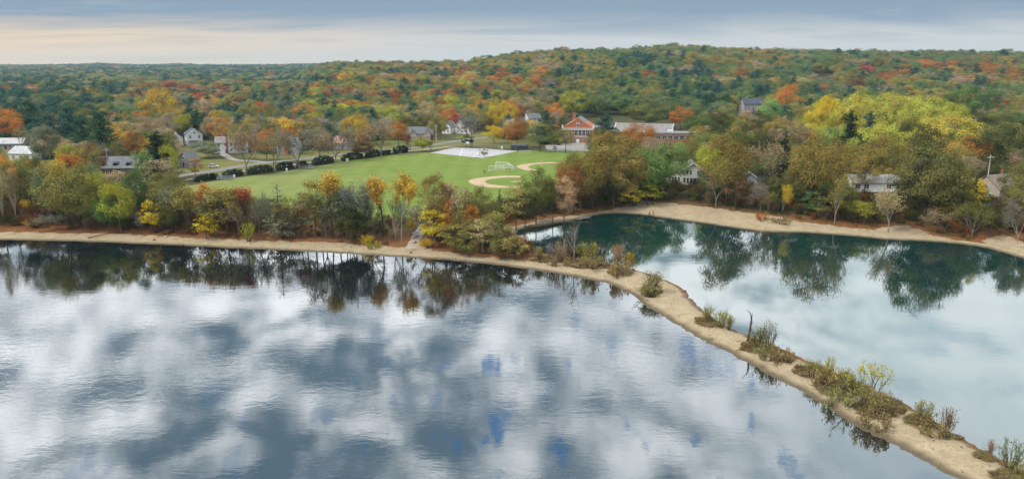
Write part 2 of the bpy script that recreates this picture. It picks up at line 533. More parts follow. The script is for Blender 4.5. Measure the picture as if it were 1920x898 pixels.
def hedge(L, H, W):
    n = int(L / 0.55)
    C0, R = [], []
    for k in range(n):
        for j in range(5):
            e = 1 - 0.5 * abs(2 * (k + 0.5) / n - 1) ** 3
            C0.append(((k + 0.5) / n * L - L / 2, rng.normal(0, 0.24 * W), e * H * (0.12 + 0.19 * j) + rng.normal(0, 0.06))); R.append(0.62 * rng.uniform(0.8, 1.25))
    C0, R = np.array(C0), np.array(R)
    return clumps(C0, R, 80, 0.95, -1.1, 0.30, (0, 0, -H * 0.3), 'foliage', up=0.3)

PROTO['oak'] = [broad(15, 14, 0.10, 76, 200, 0.36, flat=0.95, lobes=4), broad(14, 14.5, 0.12, 80, 195, 0.36, lobes=7), broad(16, 13.5, 0.10, 70, 200, 0.36, lobes=3, gap=0.2)]
PROTO['tall'] = [broad(17, 9.5, 0.10, 46, 210, 0.32, lobes=4, clr=0.18, gap=0.15), broad(18, 10, 0.12, 48, 210, 0.32, lobes=5, clr=0.17, gap=0.15)]
PROTO['mound'] = [broad(14, 17, 0.06, 84, 230, 0.36, lobes=7, clr=0.11, inner=0.70, gap=0.15), broad(13, 16, 0.06, 80, 230, 0.36, lobes=5, clr=0.11, inner=0.72, gap=0.15)]
PROTO['open'] = [broad(15, 9.5, 0.12, 44, 68, 0.42, gap=0.25, clr=0.14, fork=0.4), broad(16, 10, 0.1, 46, 66, 0.42, gap=0.25, clr=0.14, fork=0.36), twiggy(16, 9.5, 3400, 0.46, stem=0.2)]
PROTO['thin'] = [twiggy(15, 7.5, 1000, 0.42, stem=0.13, stretch=0.6), twiggy(16, 8.5, 1200, 0.42, stem=0.12, stretch=0.6)]
PROTO['bare'] = [twiggy(14, 9.5, 1700, 0.62, kids=(2, 5), stretch=0.28, stem=0.16), twiggy(15, 10, 1500, 0.62, kids=(2, 5), stretch=0.26, stem=0.14), twiggy(13, 9.5, 1900, 0.6, kids=(2, 5), stretch=0.3, stem=0.16)]
PROTO['topped'] = [twiggy(15, 7, 1500, 0.42, stem=0.38, ltop=0.66), twiggy(16, 7, 1500, 0.42, stem=0.42, ltop=0.7)]
PROTO['pine'] = [pine(20, 12.5, 0.05, 12, 56, 0.58, 0.0, 0.5, 0.3, 9, 0.13, 0.75), pine(21, 12, 0.06, 13, 52, 0.58, -0.05, 0.58, 0.34, 9, 0.125, 0.75), pine(19, 12.5, 0.04, 11, 58, 0.58, 0.0, 0.45, 0.26, 9, 0.135, 0.75)]
PROTO['spruce'] = [pine(18, 8.5, 0.02, 15, 44, 0.46, 0.2, 0.9, 0.2, 8, 0.1, 0.7), pine(19, 8, 0.03, 16, 42, 0.46, 0.15, 0.85, 0.24, 8, 0.1, 0.75)]
PROTO['larch'] = [pine(17, 8.5, 0.06, 14, 16, 0.42, 0.05, 0.85, 0.35, 7, 0.11, 0.8)]
PROTO['column'] = [broad(12, 5.5, 0.04, 34, 75, 0.42, lobes=4, clr=0.24, fork=0.2, trunk_r=0.15)]
PROTO['small'] = [broad(6.5, 5.5, 0.08, 30, 60, 0.36, lobes=6, clr=0.17, trunk_r=0.1), broad(6, 4.6, 0.06, 28, 60, 0.36, lobes=5, clr=0.18, trunk_r=0.1)]
PROTO['shrub'] = [shrub(2.6, 3.2, 950, 0.15, 16), shrub(2.3, 3.0, 850, 0.15, 16), shrub(3.0, 2.8, 1000, 0.15, 16)]
PROTO['twigshrub'] = [shrub(2.6, 3.0, 320, 0.15, 18, 3), shrub(2.4, 3.2, 220, 0.15, 18, 3)]
PROTO['lowbrush'] = [shrub(0.75, 2.2, 520, 0.13, 14, 2), shrub(0.6, 2.4, 480, 0.13, 14, 2)]

TINT = dict(
    pine=(0.045, 0.110, 0.060), bluepine=(0.050, 0.120, 0.090), spruce=(0.020, 0.042, 0.024), bluespruce=(0.10, 0.19, 0.17), green=(0.095, 0.165, 0.045), lightgreen=(0.23, 0.33, 0.10),
    palegold=(0.46, 0.41, 0.085), straw=(0.30, 0.23, 0.11), hillgreen=(0.135, 0.19, 0.075), drysage=(0.30, 0.265, 0.105), lime=(0.46, 0.47, 0.09), yellowgreen=(0.36, 0.37, 0.055), yellow=(0.60, 0.47, 0.05), gold=(0.50, 0.335, 0.065), orange=(0.48, 0.215, 0.055), red=(0.36, 0.10, 0.055),
    maroon=(0.18, 0.065, 0.052), bronze=(0.27, 0.21, 0.058), darkolive=(0.085, 0.092, 0.030), olive=(0.17, 0.17, 0.05), oliveyellow=(0.28, 0.25, 0.075), rust=(0.31, 0.145, 0.05),
    brown=(0.18, 0.105, 0.055), grey=(0.27, 0.24, 0.195), bluegrey=(0.235, 0.25, 0.225), tan=(0.35, 0.27, 0.165), peach=(0.44, 0.30, 0.165), tanlime=(0.37, 0.33, 0.15), greygreen=(0.21, 0.225, 0.13))

def jitter(t, k=0.16):
    c = np.array(TINT[t]) * math.exp(rng.normal(0, k)) * np.exp(rng.normal(0, k * 0.4, 3))
    return [float(v) for v in c]

TREES = []      # every single tree: dict(x, y, z, h, w, type, tint)

def plant(kind, x, y, z, h, w, tint, name, label, cat, group, bark=(0.13, 0.105, 0.085), rz=None, variant=None, parts=('trunk', 'crown'), sink=0.0, col=None):
    tr, cr, H, W = PROTO[kind][variant if variant is not None else int(rng.integers(len(PROTO[kind])))]
    r = thing(name, label, cat, (x, y, z - sink), rng.uniform(0, 6.28) if rz is None else rz, group)
    r.scale = (w / W, w / W, h / H)
    a = link(bpy.data.objects.new(parts[0], tr), r); a['tint'] = [float(v) for v in bark]
    b = link(bpy.data.objects.new(parts[1], cr), r); b['tint'] = col or jitter(tint, 0.08)
    return r
# ------------------------------------------------------------------ ground sheet
SAND_L = [(-420, 436), (0, 437), (60, 438), (120, 440), (190, 440), (300, 445), (400, 450), (500, 454), (600, 457), (700, 463), (765, 468), (772, 462), (785, 462), (800, 470), (860, 477), (940, 485), (985, 490),
          (1000, 487), (1040, 492), (1085, 500), (1120, 505), (1180, 508), (1206, 509), (1260, 530), (1330, 588), (1400, 630), (1470, 660), (1540, 690), (1700, 760), (1830, 840), (1900, 878), (2100, 980), (2200, 1100), (1950, 1000), (1760, 900), (1500, 745), (1300, 630), (1180, 556), (1000, 512), (700, 486), (300, 465), (0, 456), (-420, 452)]
SAND_R = [(900, 436), (968, 424), (1020, 413), (1077, 404), (1130, 396), (1165, 391), (1180, 386), (1205, 384), (1260, 389), (1340, 399), (1442, 413), (1530, 424), (1640, 434), (1676, 430), (1700, 430), (1750, 443), (1840, 456), (1865, 447), (1885, 447), (1920, 461), (2000, 480), (2200, 540), (2200, 590), (1920, 492), (1750, 460), (1600, 450), (1400, 437), (1320, 425), (1211, 410), (1106, 412), (1040, 427), (974, 440), (910, 446)]
FIELD = [(338, 352), (390, 342), (455, 332), (512, 326), (560, 317), (640, 303), (715, 294), (770, 288), (806, 286), (880, 294), (905, 297), (972, 283.5), (1085, 284), (1100, 300), (1075, 343), (1000, 374), (900, 396), (780, 407), (640, 404), (500, 393), (390, 374), (330, 362)]
def poly_px(pp, z): return np.array([G(a, b, z) for a, b in pp])
sand_l, sand_r, field_p = poly_px(SAND_L, 0.4), poly_px(SAND_R, 0.4), poly_px(FIELD, 3.0)

rows = np.concatenate([np.geomspace(62, 84, 14, endpoint=False), np.geomspace(84, 345, 380, endpoint=False), np.geomspace(345, 620, 70, endpoint=False), np.geomspace(620, 6400, 110)])
hor = math.tan(math.radians(42))
cols = np.linspace(-1, 1, 620)
YY, UU = np.meshgrid(rows, cols, indexing='ij')
XX = YY * hor * UU
gx, gy = XX.ravel(), YY.ravel()
GP = np.stack([gx, gy], 1)
gs = np.full(len(GP), 60.0)
near = gy < 700
gs[near] = shore(GP[near])
gz = terrain(gx, gy, gs)
d_sand = np.full(len(GP), -60.0); m = gy < 420
d_sand[m] = np.maximum(sdist(GP[m], sand_l), sdist(GP[m], sand_r))
nr, nc = YY.shape
idx = np.arange(nr * nc).reshape(nr, nc)
quads = np.stack([idx[:-1, :-1], idx[:-1, 1:], idx[1:, 1:], idx[1:, :-1]], -1).reshape(-1, 4)

def ground_mat():
    m, nt, out = new_mat('ground_soil'); k = NT(nt)
    P = k.pos()
    sd = k.attr('d_sand').outputs['Fac']; sh = k.attr('d_shore').outputs['Fac']; br = k.attr('brush').outputs['Fac']; lw = k.attr('lawn').outputs['Fac']
    n1 = k.noise(P, 0.35, 5, 0.6); n2 = k.noise(P, 1.7, 5, 0.65); n3 = k.noise(P, 0.08, 4, 0.6); n4 = k.noise(P, 6.0, 3, 0.7)
    # sand
    sand = k.mix(k.range(n1, 0.3, 0.7), (0.36, 0.285, 0.18), (0.48, 0.40, 0.265))
    sand = k.mix(k.range(n2, 0.35, 0.72, 0, 0.65), sand, (0.28, 0.22, 0.13))
    sand = k.mix(k.range(n4, 0.52, 0.7, 0, 0.6), sand, (0.17, 0.13, 0.08))
    litter_on_sand = k.math('MULTIPLY', k.range(n2, 0.58, 0.66), k.range(n1, 0.45, 0.62))
    sand = k.mix(k.math('MULTIPLY', litter_on_sand, 0.6), sand, (0.20, 0.095, 0.035))
    sand = k.mix(k.range(k.math('ADD', sh, k.math('MULTIPLY', k.math('SUBTRACT', n2, 0.5), 1.8)), 2.1, 0.4, 0, 0.85), sand, (0.085, 0.068, 0.042))   # wet edge
    # leaf litter and forest soil
    lit = k.mix(k.range(n2, 0.3, 0.7), (0.155, 0.062, 0.024), (0.25, 0.115, 0.042))
    lit = k.mix(k.range(n1, 0.45, 0.75, 0, 0.8), lit, (0.115, 0.072, 0.032))
    soil = k.mix(k.range(n1, 0.3, 0.7), (0.05, 0.04, 0.022), (0.085, 0.07, 0.03))
    soil = k.mix(k.range(n3, 0.42, 0.62, 0, 0.8), soil, (0.07, 0.085, 0.028))
    land = k.mix(k.range(k.math('ADD', sh, k.math('MULTIPLY', n1, 16)), 22, 34), lit, soil)
    lawn = k.mix(k.range(n3, 0.35, 0.65), (0.12, 0.155, 0.035), (0.19, 0.165, 0.06))
    lawn = k.mix(k.range(n1, 0.55, 0.75, 0, 0.7), lawn, (0.22, 0.11, 0.045))
    land = k.mix(k.range(k.math('ADD', lw, k.math('MULTIPLY', k.math('SUBTRACT', n1, 0.5), 0.8)), 0.4, 0.6), land, lawn)
    bcol = k.mix(k.range(n2, 0.3, 0.7), (0.17, 0.10, 0.045), (0.22, 0.165, 0.07))
    fac = k.range(k.math('ADD', sd, k.math('MULTIPLY', k.math('SUBTRACT', k.math('ADD', n1, k.math('MULTIPLY', n2, 0.6)), 0.8), 5.0)), -0.35, 0.35)
    col = k.mix(fac, land, sand)
    bf = k.range(k.math('ADD', br, k.math('MULTIPLY', k.math('SUBTRACT', n2, 0.5), 1.3)), 0.35, 0.6, 0, 0.85)
    col = k.mix(bf, col, bcol)
    col = k.mix(k.range(sh, 0.0, -1.2), col, (0.045, 0.05, 0.035))
    p = k.n('ShaderNodeBsdfPrincipled'); k.set(p.inputs['Base Color'], col); p.inputs['Roughness'].default_value = 0.95
    p.inputs['Specular IOR Level'].default_value = 0.15
    b = k.n('ShaderNodeBump'); b.inputs['Strength'].default_value = 0.5; b.inputs['Distance'].default_value = 0.25
    k.set(b.inputs['Height'], k.math('ADD', n2, k.math('MULTIPLY', n4, 0.35))); nt.links.new(b.outputs[0], p.inputs['Normal'])
    nt.links.new(p.outputs[0], out.inputs[0])
    return m

# low brush on the spit and lawns among the houses as fields of the ground's own cover
BRUSH = [(1040, 488, 46, 5), (1105, 497, 42, 7), (1165, 510, 26, 8), (1222, 545, 20, 12), (1338, 602, 34, 12), (1432, 650, 44, 14), (1470, 672, 24, 7), (1525, 695, 34, 12), (1580, 722, 52, 20), (1650, 765, 46, 20), (1745, 788, 46, 14), (1800, 815, 30, 8), (1870, 852, 44, 12), (1900, 890, 40, 8)]
def ell(px, py, E):
    f = np.zeros(len(px))
    for cx, cy, rx, ry in E:
        f = np.maximum(f, 1.5 - np.hypot((px - cx) / rx, (py - cy) / ry))
    return np.clip(f, 0, 1)
ppx, ppy = proj(gx, gy, gz)
brush = np.where(gs > 0.3, ell(ppx, ppy, BRUSH), 0)
LAWN = [(400, 312, 120, 14), (620, 292, 160, 10), (330, 300, 60, 24), (760, 270, 120, 12), (940, 262, 90, 16), (1100, 276, 80, 10), (1290, 350, 45, 14), (1895, 395, 50, 14), (1640, 375, 60, 8), (60, 300, 80, 30)]
lawn = np.where(gy < 900, ell(ppx, ppy, LAWN), 0)

GROUND = ground_mat()
def sheet(name, q):
    used, inv = np.unique(q.ravel(), return_inverse=True)
    me = np_mesh(name, np.stack([gx[used], gy[used], gz[used]], 1), inv.reshape(-1, 4), GROUND, True)
    for nm, val in (('d_sand', d_sand), ('d_shore', gs), ('brush', brush), ('lawn', lawn)):
        at = me.attributes.new(nm, 'FLOAT', 'POINT'); at.data.foreach_set('value', val[used].astype(np.float32))
    return tag(link(bpy.data.objects.new(name, me)), kind='structure')
isand = (d_sand[quads].max(1) > -0.8) & (gs[quads].max(1) > 0.0) & (gs[quads].min(1) > -3)
sheet('ground', quads[~isand]); sheet('beach', quads[isand])

# ------------------------------------------------------------------ water
def water_mat(name, body, rip, amp, mirror, rough, glint):
    m, nt, out = new_mat(name); k = NT(nt)
    P = k.pos()
    a = k.noise(k.vmul(P, (0.55, 1.0, 1)), rip, 3, 0.6, 0.4)
    b = k.noise(k.vmul(P, (0.35, 1.0, 1)), rip * 3.3, 3, 0.6, 0.2)
    patch = k.noise(k.vmul(P, (0.6, 1.0, 1)), 0.022, 3, 0.6)
    hgt = k.math('ADD', a, k.math('MULTIPLY', b, 0.3))
    hgt = k.math('MULTIPLY', hgt, k.range(patch, 0.38, 0.64, 0.35, 1.5))
    bp = k.n('ShaderNodeBump'); bp.inputs['Strength'].default_value = 1.0; bp.inputs['Distance'].default_value = amp
    k.set(bp.inputs['Height'], hgt)
    d = k.n('ShaderNodeBsdfDiffuse'); d.inputs['Color'].default_value = (*body, 1)
    g = k.n('ShaderNodeBsdfGlossy'); g.inputs['Color'].default_value = (*glint, 1); g.inputs['Roughness'].default_value = rough
    nt.links.new(bp.outputs[0], g.inputs['Normal'])
    lw = k.n('ShaderNodeLayerWeight'); lw.inputs['Blend'].default_value = 0.5
    fac = k.range(lw.outputs['Facing'], 0.45, 0.95, mirror[0], mirror[1], False)
    mx = k.n('ShaderNodeMixShader'); k.set(mx.inputs[0], fac)
    nt.links.new(d.outputs[0], mx.inputs[1]); nt.links.new(g.outputs[0], mx.inputs[2]); nt.links.new(mx.outputs[0], out.inputs[0])
    return m
WATER_A = water_mat('lake_surface', (0.004, 0.008, 0.011), 0.55, 0.011, (0.26, 0.40), 0.025, (0.95, 0.98, 1.0))
WATER_B = water_mat('cove_surface', (0.003, 0.028, 0.026), 0.5, 0.005, (0.28, 0.40), 0.025, (0.98, 1.0, 1.0))
spit_mid = [G(*p) for p in [(960, 470), (1000, 492), (1090, 505), (1170, 525), (1230, 556), (1300, 602), (1380, 645), (1460, 682), (1560, 740), (1650, 790), (1740, 838), (1830, 885), (1920, 930), (2150, 1030)]]
def flat(name, pts, z, mat, kind='structure'):
    me = bpy.data.meshes.new(name)
    me.from_pydata([(float(p[0]), float(p[1]), z) for p in pts], [], [tuple(range(len(pts)))])
    me.materials.append(mat); me.update()
    if me.polygons[0].normal.z < 0: me.flip_normals()
    o = link(bpy.data.objects.new(name, me))
    return tag(o, kind=kind)
a0 = G(960, 470)
flat('lake_water', [(-420, 300), (a0[0], 300)] + spit_mid + [(150, 20), (-420, 20)], 0.0, WATER_A)
flat('cove_water', list(reversed(spit_mid)) + [(a0[0], 340), (320, 340), (320, 60), (170, 20)], 0.002, WATER_B)

# ------------------------------------------------------------------ field, courts, roads
def grass_mat():
    m, nt, out = new_mat('mown_grass'); k = NT(nt)
    P = k.pos()
    n1 = k.noise(P, 0.03, 5, 0.6); n2 = k.noise(P, 0.16, 5, 0.65); n3 = k.noise(P, 2.2, 3, 0.6)
    sx = k.n('ShaderNodeSeparateXYZ'); k.set(sx.inputs[0], P)
    col = k.mix(k.range(n2, 0.3, 0.7), (0.13, 0.185, 0.032), (0.17, 0.24, 0.045))
    worn = k.range(k.math('ADD', k.math('MULTIPLY', k.math('SUBTRACT', -40.0, sx.outputs[0]), 0.006), n1), 0.5, 0.95, 0, 0.75)
    col = k.mix(worn, col, (0.24, 0.235, 0.095))
    col = k.mix(k.range(n2, 0.56, 0.76, 0, 0.45), col, (0.26, 0.235, 0.09))
    col = k.mix(k.range(n3, 0.4, 0.75, 0, 0.3), col, (0.10, 0.19, 0.03))
    wv = k.n('ShaderNodeTexWave'); wv.inputs['Scale'].default_value = 0.06; k.set(wv.inputs['Vector'], k.vmul(P, (0.5, 1, 0))); wv.inputs['Distortion'].default_value = 1.2
    col = k.mix(k.math('MULTIPLY', wv.outputs['Fac'], 0.12), col, (0.25, 0.36, 0.09))
    p = k.n('ShaderNodeBsdfPrincipled'); k.set(p.inputs['Base Color'], col); p.inputs['Roughness'].default_value = 0.95; p.inputs['Specular IOR Level'].default_value = 0.1
    nt.links.new(p.outputs[0], out.inputs[0])
    return m
GRASS = grass_mat()
DIRT = plain('infield_clay', (0.47, 0.345, 0.215), 0.95, 0.16, 0.35)
PAVE = plain('pale_asphalt', (0.27, 0.255, 0.235), 0.9, 0.14, 0.25)
ROADM = plain('worn_asphalt', (0.20, 0.19, 0.178), 0.9, 0.2, 0.4)
COURT = plain('court_surface', (0.41, 0.41, 0.435), 0.85, 0.12, 0.2)
PATHM = plain('gravel_path', (0.36, 0.30, 0.23), 0.95, 0.25, 0.6)
LINE = plain('line_paint', (0.8, 0.8, 0.8), 0.7, 0.05)
flat('sports_field', smooth_line(field_p, 4), 3.03, GRASS)

def ribbon(name, line, w, z, mat):
    L = smooth_line(line, 8); t = np.gradient(L, axis=0); t /= np.linalg.norm(t, axis=1)[:, None]
    nrm = np.stack([-t[:, 1], t[:, 0]], 1) * w / 2
    A, B = L + nrm, L - nrm
    zz = [float(v) for v in terrain(L[:, 0], L[:, 1]) + z]
    V = [(a[0], a[1], h) for a, h in zip(A, zz)] + [(b[0], b[1], h) for b, h in zip(B, zz)]
    n = len(L)
    me = bpy.data.meshes.new(name); me.from_pydata([tuple(map(float, v)) for v in V], [], [(i, n + i, n + i + 1, i + 1) for i in range(n - 1)])
    me.materials.append(mat); me.update()
    return tag(link(bpy.data.objects.new(name, me)), kind='structure')
P3 = lambda l, z=3.0: [G(a, b, z) for a, b in l]
ribbon('road', P3([(250, 350), (330, 331), (400, 321), (470, 309), (560, 299), (640, 290), (715, 282.5), (780, 276.5), (850, 266), (930, 256), (1010, 250)]), 6.5, 0.06, ROADM)
ribbon('sidewalk', P3([(330, 341), (395, 330.5), (470, 319.5), (560, 308), (640, 296.5), (715, 287.5), (790, 281.5), (845, 275)]), 3.0, 0.09, PATHM)
ribbon('driveway', P3([(505, 305.5), (470, 302), (440, 300), (420, 290), (410, 282)]), 4.0, 0.075, PAVE)
ribbon('footpath', [G(*q, 1.0) for q in [(768, 466), (776, 458), (784, 448), (795, 436)]], 3.2, 0.10, PATHM)
ribbon('shore_lane', P3([(-260, 384), (-60, 384), (30, 381), (120, 372), (200, 360), (290, 346)]), 6.0, 0.07, PAVE)
flat('ball_court', P3([(806, 287), (852, 277.3), (905, 279), (972, 283.5), (905, 297), (880, 294.5)]), 3.07, COURT)
flat('parking_lot', P3([(1022, 273), (1062, 267.5), (1128, 267), (1118, 284), (1026, 283)]), 3.07, PAVE)
for line in ([(823, 283.5), (925, 290.5)], [(840, 280), (948, 286.5)], [(868, 278.5), (862, 293)], [(905, 279.3), (886, 295)]):
    a, b = P3(line); a, b = np.array(a), np.array(b)
    t = (b - a) / np.linalg.norm(b - a); nn = np.array([-t[1], t[0]]) * 0.12
    flat('court_line', [a + nn, b + nn, b - nn, a - nn], 3.085 + 0.004 * (line[0][0] > 860), LINE)

def diamond(cpx, R, r, a0, a1, mound=True, name='infield'):
    c = np.array(G(*cpx, 3.0))
    A = np.radians(np.linspace(a0, a1, 48))
    outer = [c + R * np.array([math.cos(t), math.sin(t)]) * (1 + 0.02 * math.sin(5 * t)) for t in A]
    inner = [c + np.array([1.5, 0]) + r * np.array([math.cos(t), math.sin(t)]) for t in A[::-1]]
    n = len(A)
    V = [(*map(float, p), 3.07) for p in outer + inner]
    me = bpy.data.meshes.new(name); me.from_pydata(V, [], [(i, i + 1, 2 * n - 2 - i, 2 * n - 1 - i) for i in range(n - 1)]); me.materials.append(DIRT); me.update()
    if me.polygons[0].normal.z < 0: me.flip_normals()
    tag(link(bpy.data.objects.new(name, me)), kind='structure')
    if mound:
        t = np.linspace(0, 2 * math.pi, 20)[:-1]
        flat(name + '_mound', [c + np.array([3 + 3.4 * math.cos(q), 1.5 * math.sin(q)]) for q in t], 3.075, DIRT)
diamond((957, 341), 17.0, 11.8, 76, 288)
diamond((1042, 313.5), 18.0, 14.2, 88, 228, False)

# ------------------------------------------------------------------ sky, sun, haze, camera
SUN_EL, SUN_AZ = math.radians(48), math.radians(250)      # azimuth counted clockwise from +Y
W = bpy.data.worlds.new('World'); C.world = W; W.use_nodes = True
nt = W.node_tree; nt.nodes.clear(); k = NT(nt)
out = k.n('ShaderNodeOutputWorld'); bg = k.n('ShaderNodeBackground')
sky = k.n('ShaderNodeTexSky'); sky.sky_type = 'NISHITA'; sky.sun_disc = False
sky.sun_elevation = SUN_EL; sky.sun_rotation = SUN_AZ; sky.air_density = 1.0; sky.dust_density = 1.5; sky.ozone_density = 2.0
D = k.n('ShaderNodeTexCoord').outputs['Generated']
sx = k.n('ShaderNodeSeparateXYZ'); k.set(sx.inputs[0], D)
X, Y, Z = sx.outputs
zz = k.math('MAXIMUM', Z, 0.0)
inv = k.math('DIVIDE', 1.0, k.math('ADD', zz, 0.06))
cv = k.n('ShaderNodeCombineXYZ'); k.set(cv.inputs[0], k.math('MULTIPLY', X, inv)); k.set(cv.inputs[1], k.math('MULTIPLY', Y, inv)); cv.inputs[2].default_value = 3.7
cl = cv.outputs[0]
big = k.noise(k.vmul(cl, (1.2, 1.0, 1.0)), 1.3, 2, 0.5, 0.3)
puff = k.noise(k.vmul(cl, (1.15, 0.92, 1.0)), 5.3, 5, 0.52, 0.2)
streak = k.noise(k.vmul(cl, (0.6, 1.0, 1.0)), 0.29, 8, 0.6, 0.3)
# high cloud deck, as the water mirrors it
dens = k.math('ADD', k.math('MULTIPLY', puff, 0.95), k.math('MULTIPLY', big, 0.35))
ax = k.math('DIVIDE', X, k.math('MAXIMUM', Y, 0.05))
dens = k.math('SUBTRACT', dens, k.math('MULTIPLY', k.range(Z, 0.36, 0.47, 0, 0.14), k.range(ax, 0.1, -0.25)))
dens = k.math('ADD', dens, k.range(ax, -0.12, 0.12, 0.0, 0.07))
puffc = k.mix(k.range(dens, 0.47, 0.83), (3.3, 5.0, 6.4), k.mix(k.range(ax, -0.15, 0.1), (27.5, 27.8, 28.0), (21.5, 22.3, 22.8)))
gap = k.math('MULTIPLY', k.range(k.noise(k.vmul(cl, (1.4, 0.75, 1.0)), 8.0, 3, 0.6, 0.2), 0.585, 0.66, 0, 0.9), k.math('MULTIPLY', k.range(Z, 0.26, 0.38, 0.2, 1.0), k.range(k.math('DIVIDE', X, k.math('MAXIMUM', Y, 0.05)), -0.3, 0.05, 0.35, 1.0)))
puffc = k.mix(gap, puffc, (1.5, 4.7, 10.5))
soft = k.mix(k.range(dens, 0.40, 0.85), (9.6, 12.6, 14.6), (19.6, 20.8, 21.2))
side = k.range(k.math('DIVIDE', X, k.math('MAXIMUM', Y, 0.05)), 0.22, 0.52)
soft = k.mix(k.range(Z, 0.24, 0.47, 0, 0.55), soft, (7.6, 9.7, 11.4))
soft = k.mix(k.math('MULTIPLY', gap, 0.45), soft, (5.0, 8.2, 12.5))
deck = k.mix(side, puffc, soft)
deck = k.mix(k.range(Y, 0.05, -0.35, 0, 0.7), deck, (6.5, 7.0, 7.6))
zen = k.mix(k.range(dens, 0.35, 0.75), k.mix(0.6, sky.outputs[0], (9.0, 9.5, 10.2)), (13.5, 13.5, 13.5))
deck = k.mix(k.range(Z, 0.48, 0.75), deck, zen)
# low banks of cloud near the skyline
west = k.range(k.math('DIVIDE', X, k.math('MAXIMUM', Y, 0.05)), -0.75, 0.15, 1.0, 0.0)
glow = k.mix(west, (6.3, 6.6, 6.7), (8.9, 7.0, 5.0))
grey = (2.75, 3.75, 4.9)
lowc = k.mix(k.range(k.math('ADD', Z, k.math('MULTIPLY', k.math('SUBTRACT', streak, 0.5), 0.10)), 0.026, 0.062), glow, grey)
lowc = k.mix(k.math('MULTIPLY', k.range(streak, 0.36, 0.50, 0.7, 0), k.range(Z, 0.02, 0.045, 0.25, 1.0)), lowc, (2.6, 3.5, 4.6))
lowc = k.mix(k.range(streak, 0.56, 0.70, 0, 0.6), lowc, (6.8, 6.8, 6.7))
fin = k.mix(k.range(Z, 0.10, 0.19), lowc, deck)
k.set(bg.inputs['Color'], fin); bg.inputs['Strength'].default_value = 0.1
nt.links.new(bg.outputs[0], out.inputs[0])

sl = bpy.data.lights.new('sun', 'SUN'); sl.energy = 2.9; sl.angle = math.radians(10); sl.color = (1.0, 0.94, 0.85)
so = link(bpy.data.objects.new('sun', sl))
sd = Vector((math.sin(SUN_AZ) * math.cos(SUN_EL), math.cos(SUN_AZ) * math.cos(SUN_EL), math.sin(SUN_EL)))
so.rotation_euler = sd.to_track_quat('Z', 'Y').to_euler(); so.location = (0, 0, 300)

HAZE_D = 0.000065
hm, hnt, hout = new_mat('haze_air')
pv = hnt.nodes.new('ShaderNodeVolumePrincipled'); pv.inputs['Color'].default_value = (0.62, 0.85, 1.0, 1); pv.inputs['Density'].default_value = HAZE_D; pv.inputs['Anisotropy'].default_value = 0.0
hnt.links.new(pv.outputs[0], hout.inputs['Volume'])
tag(MB().box((0, 3000, 58), (13600, 7200, 126)).obj('haze', hm), kind='stuff')

cam = bpy.data.cameras.new('camera'); cam.sensor_width = 36; cam.lens = 36 * F / 1920; cam.clip_end = 30000; cam.clip_start = 0.5
co = link(bpy.data.objects.new('camera', cam)); co.location = (0, 0, EYE); co.rotation_euler = (math.pi / 2 - PITCH, 0, 0)
C.camera = co
C.view_settings.view_transform = 'Standard'; C.view_settings.look = 'None'; C.view_settings.gamma = 1.0; C.view_settings.use_curve_mapping = False
C.view_settings.exposure = 0.0
cy = C.cycles
cy.max_bounces = 6; cy.diffuse_bounces = 2; cy.glossy_bounces = 3; cy.transmission_bounces = 2; cy.transparent_max_bounces = 4; cy.volume_bounces = 0
cy.use_denoising = True
try: cy.denoiser = 'OPENIMAGEDENOISE'
except Exception: pass
# ------------------------------------------------------------------ buildings
RED_BRICK = brick_mat('red_brick', (0.40, 0.13, 0.055), (0.50, 0.19, 0.085))
OLD_BRICK = brick_mat('old_brick', (0.26, 0.10, 0.07), (0.33, 0.15, 0.10))
PINK = plain('pink_stucco', (0.50, 0.40, 0.38), 0.85, 0.12)
GREYWALL = plain('grey_siding', (0.34, 0.35, 0.36), 0.8, 0.12)
BLUEWALL = plain('blue_grey_siding', (0.25, 0.32, 0.38), 0.8, 0.12)
TANWALL = plain('tan_siding', (0.42, 0.37, 0.30), 0.8, 0.14)
PALEGREEN = plain('pale_green_grey_siding', (0.56, 0.58, 0.53), 0.75, 0.09)
MAUVE = plain('mauve_grey_siding', (0.45, 0.42, 0.45), 0.8, 0.1)
ROOF_NAVY = shingle_mat('navy_shingle', (0.075, 0.09, 0.13))
ROOF_GREY = shingle_mat('grey_shingle', (0.17, 0.185, 0.20))
ROOF_PALE = shingle_mat('pale_grey_roofing', (0.26, 0.255, 0.245))
ROOF_WHITE = shingle_mat('white_roofing', (0.52, 0.53, 0.55))
ROOF_TAN = shingle_mat('tan_shingle', (0.25, 0.20, 0.155))
ROOF_SAGE = shingle_mat('sage_shingle', (0.27, 0.30, 0.27))
DARKRED = plain('dark_red_siding', (0.17, 0.025, 0.03), 0.8, 0.15)

def gable_wall(mb, L, Wd, hw, hr, z0=-0.8, m=0, ox=0, oy=0):
    x, y = L / 2, Wd / 2
    vs = [(ox - x, oy - y, z0), (ox + x, oy - y, z0), (ox + x, oy + y, z0), (ox - x, oy + y, z0), (ox - x, oy - y, hw), (ox + x, oy - y, hw), (ox + x, oy + y, hw), (ox - x, oy + y, hw), (ox - x, oy, hw + hr - 0.02), (ox + x, oy, hw + hr - 0.02)]
    return mb.add(vs, [(3, 2, 1, 0), (0, 1, 5, 4), (2, 3, 7, 6), (1, 2, 6, 9, 5), (3, 0, 4, 8, 7), (4, 5, 9, 8), (6, 7, 8, 9)], m)

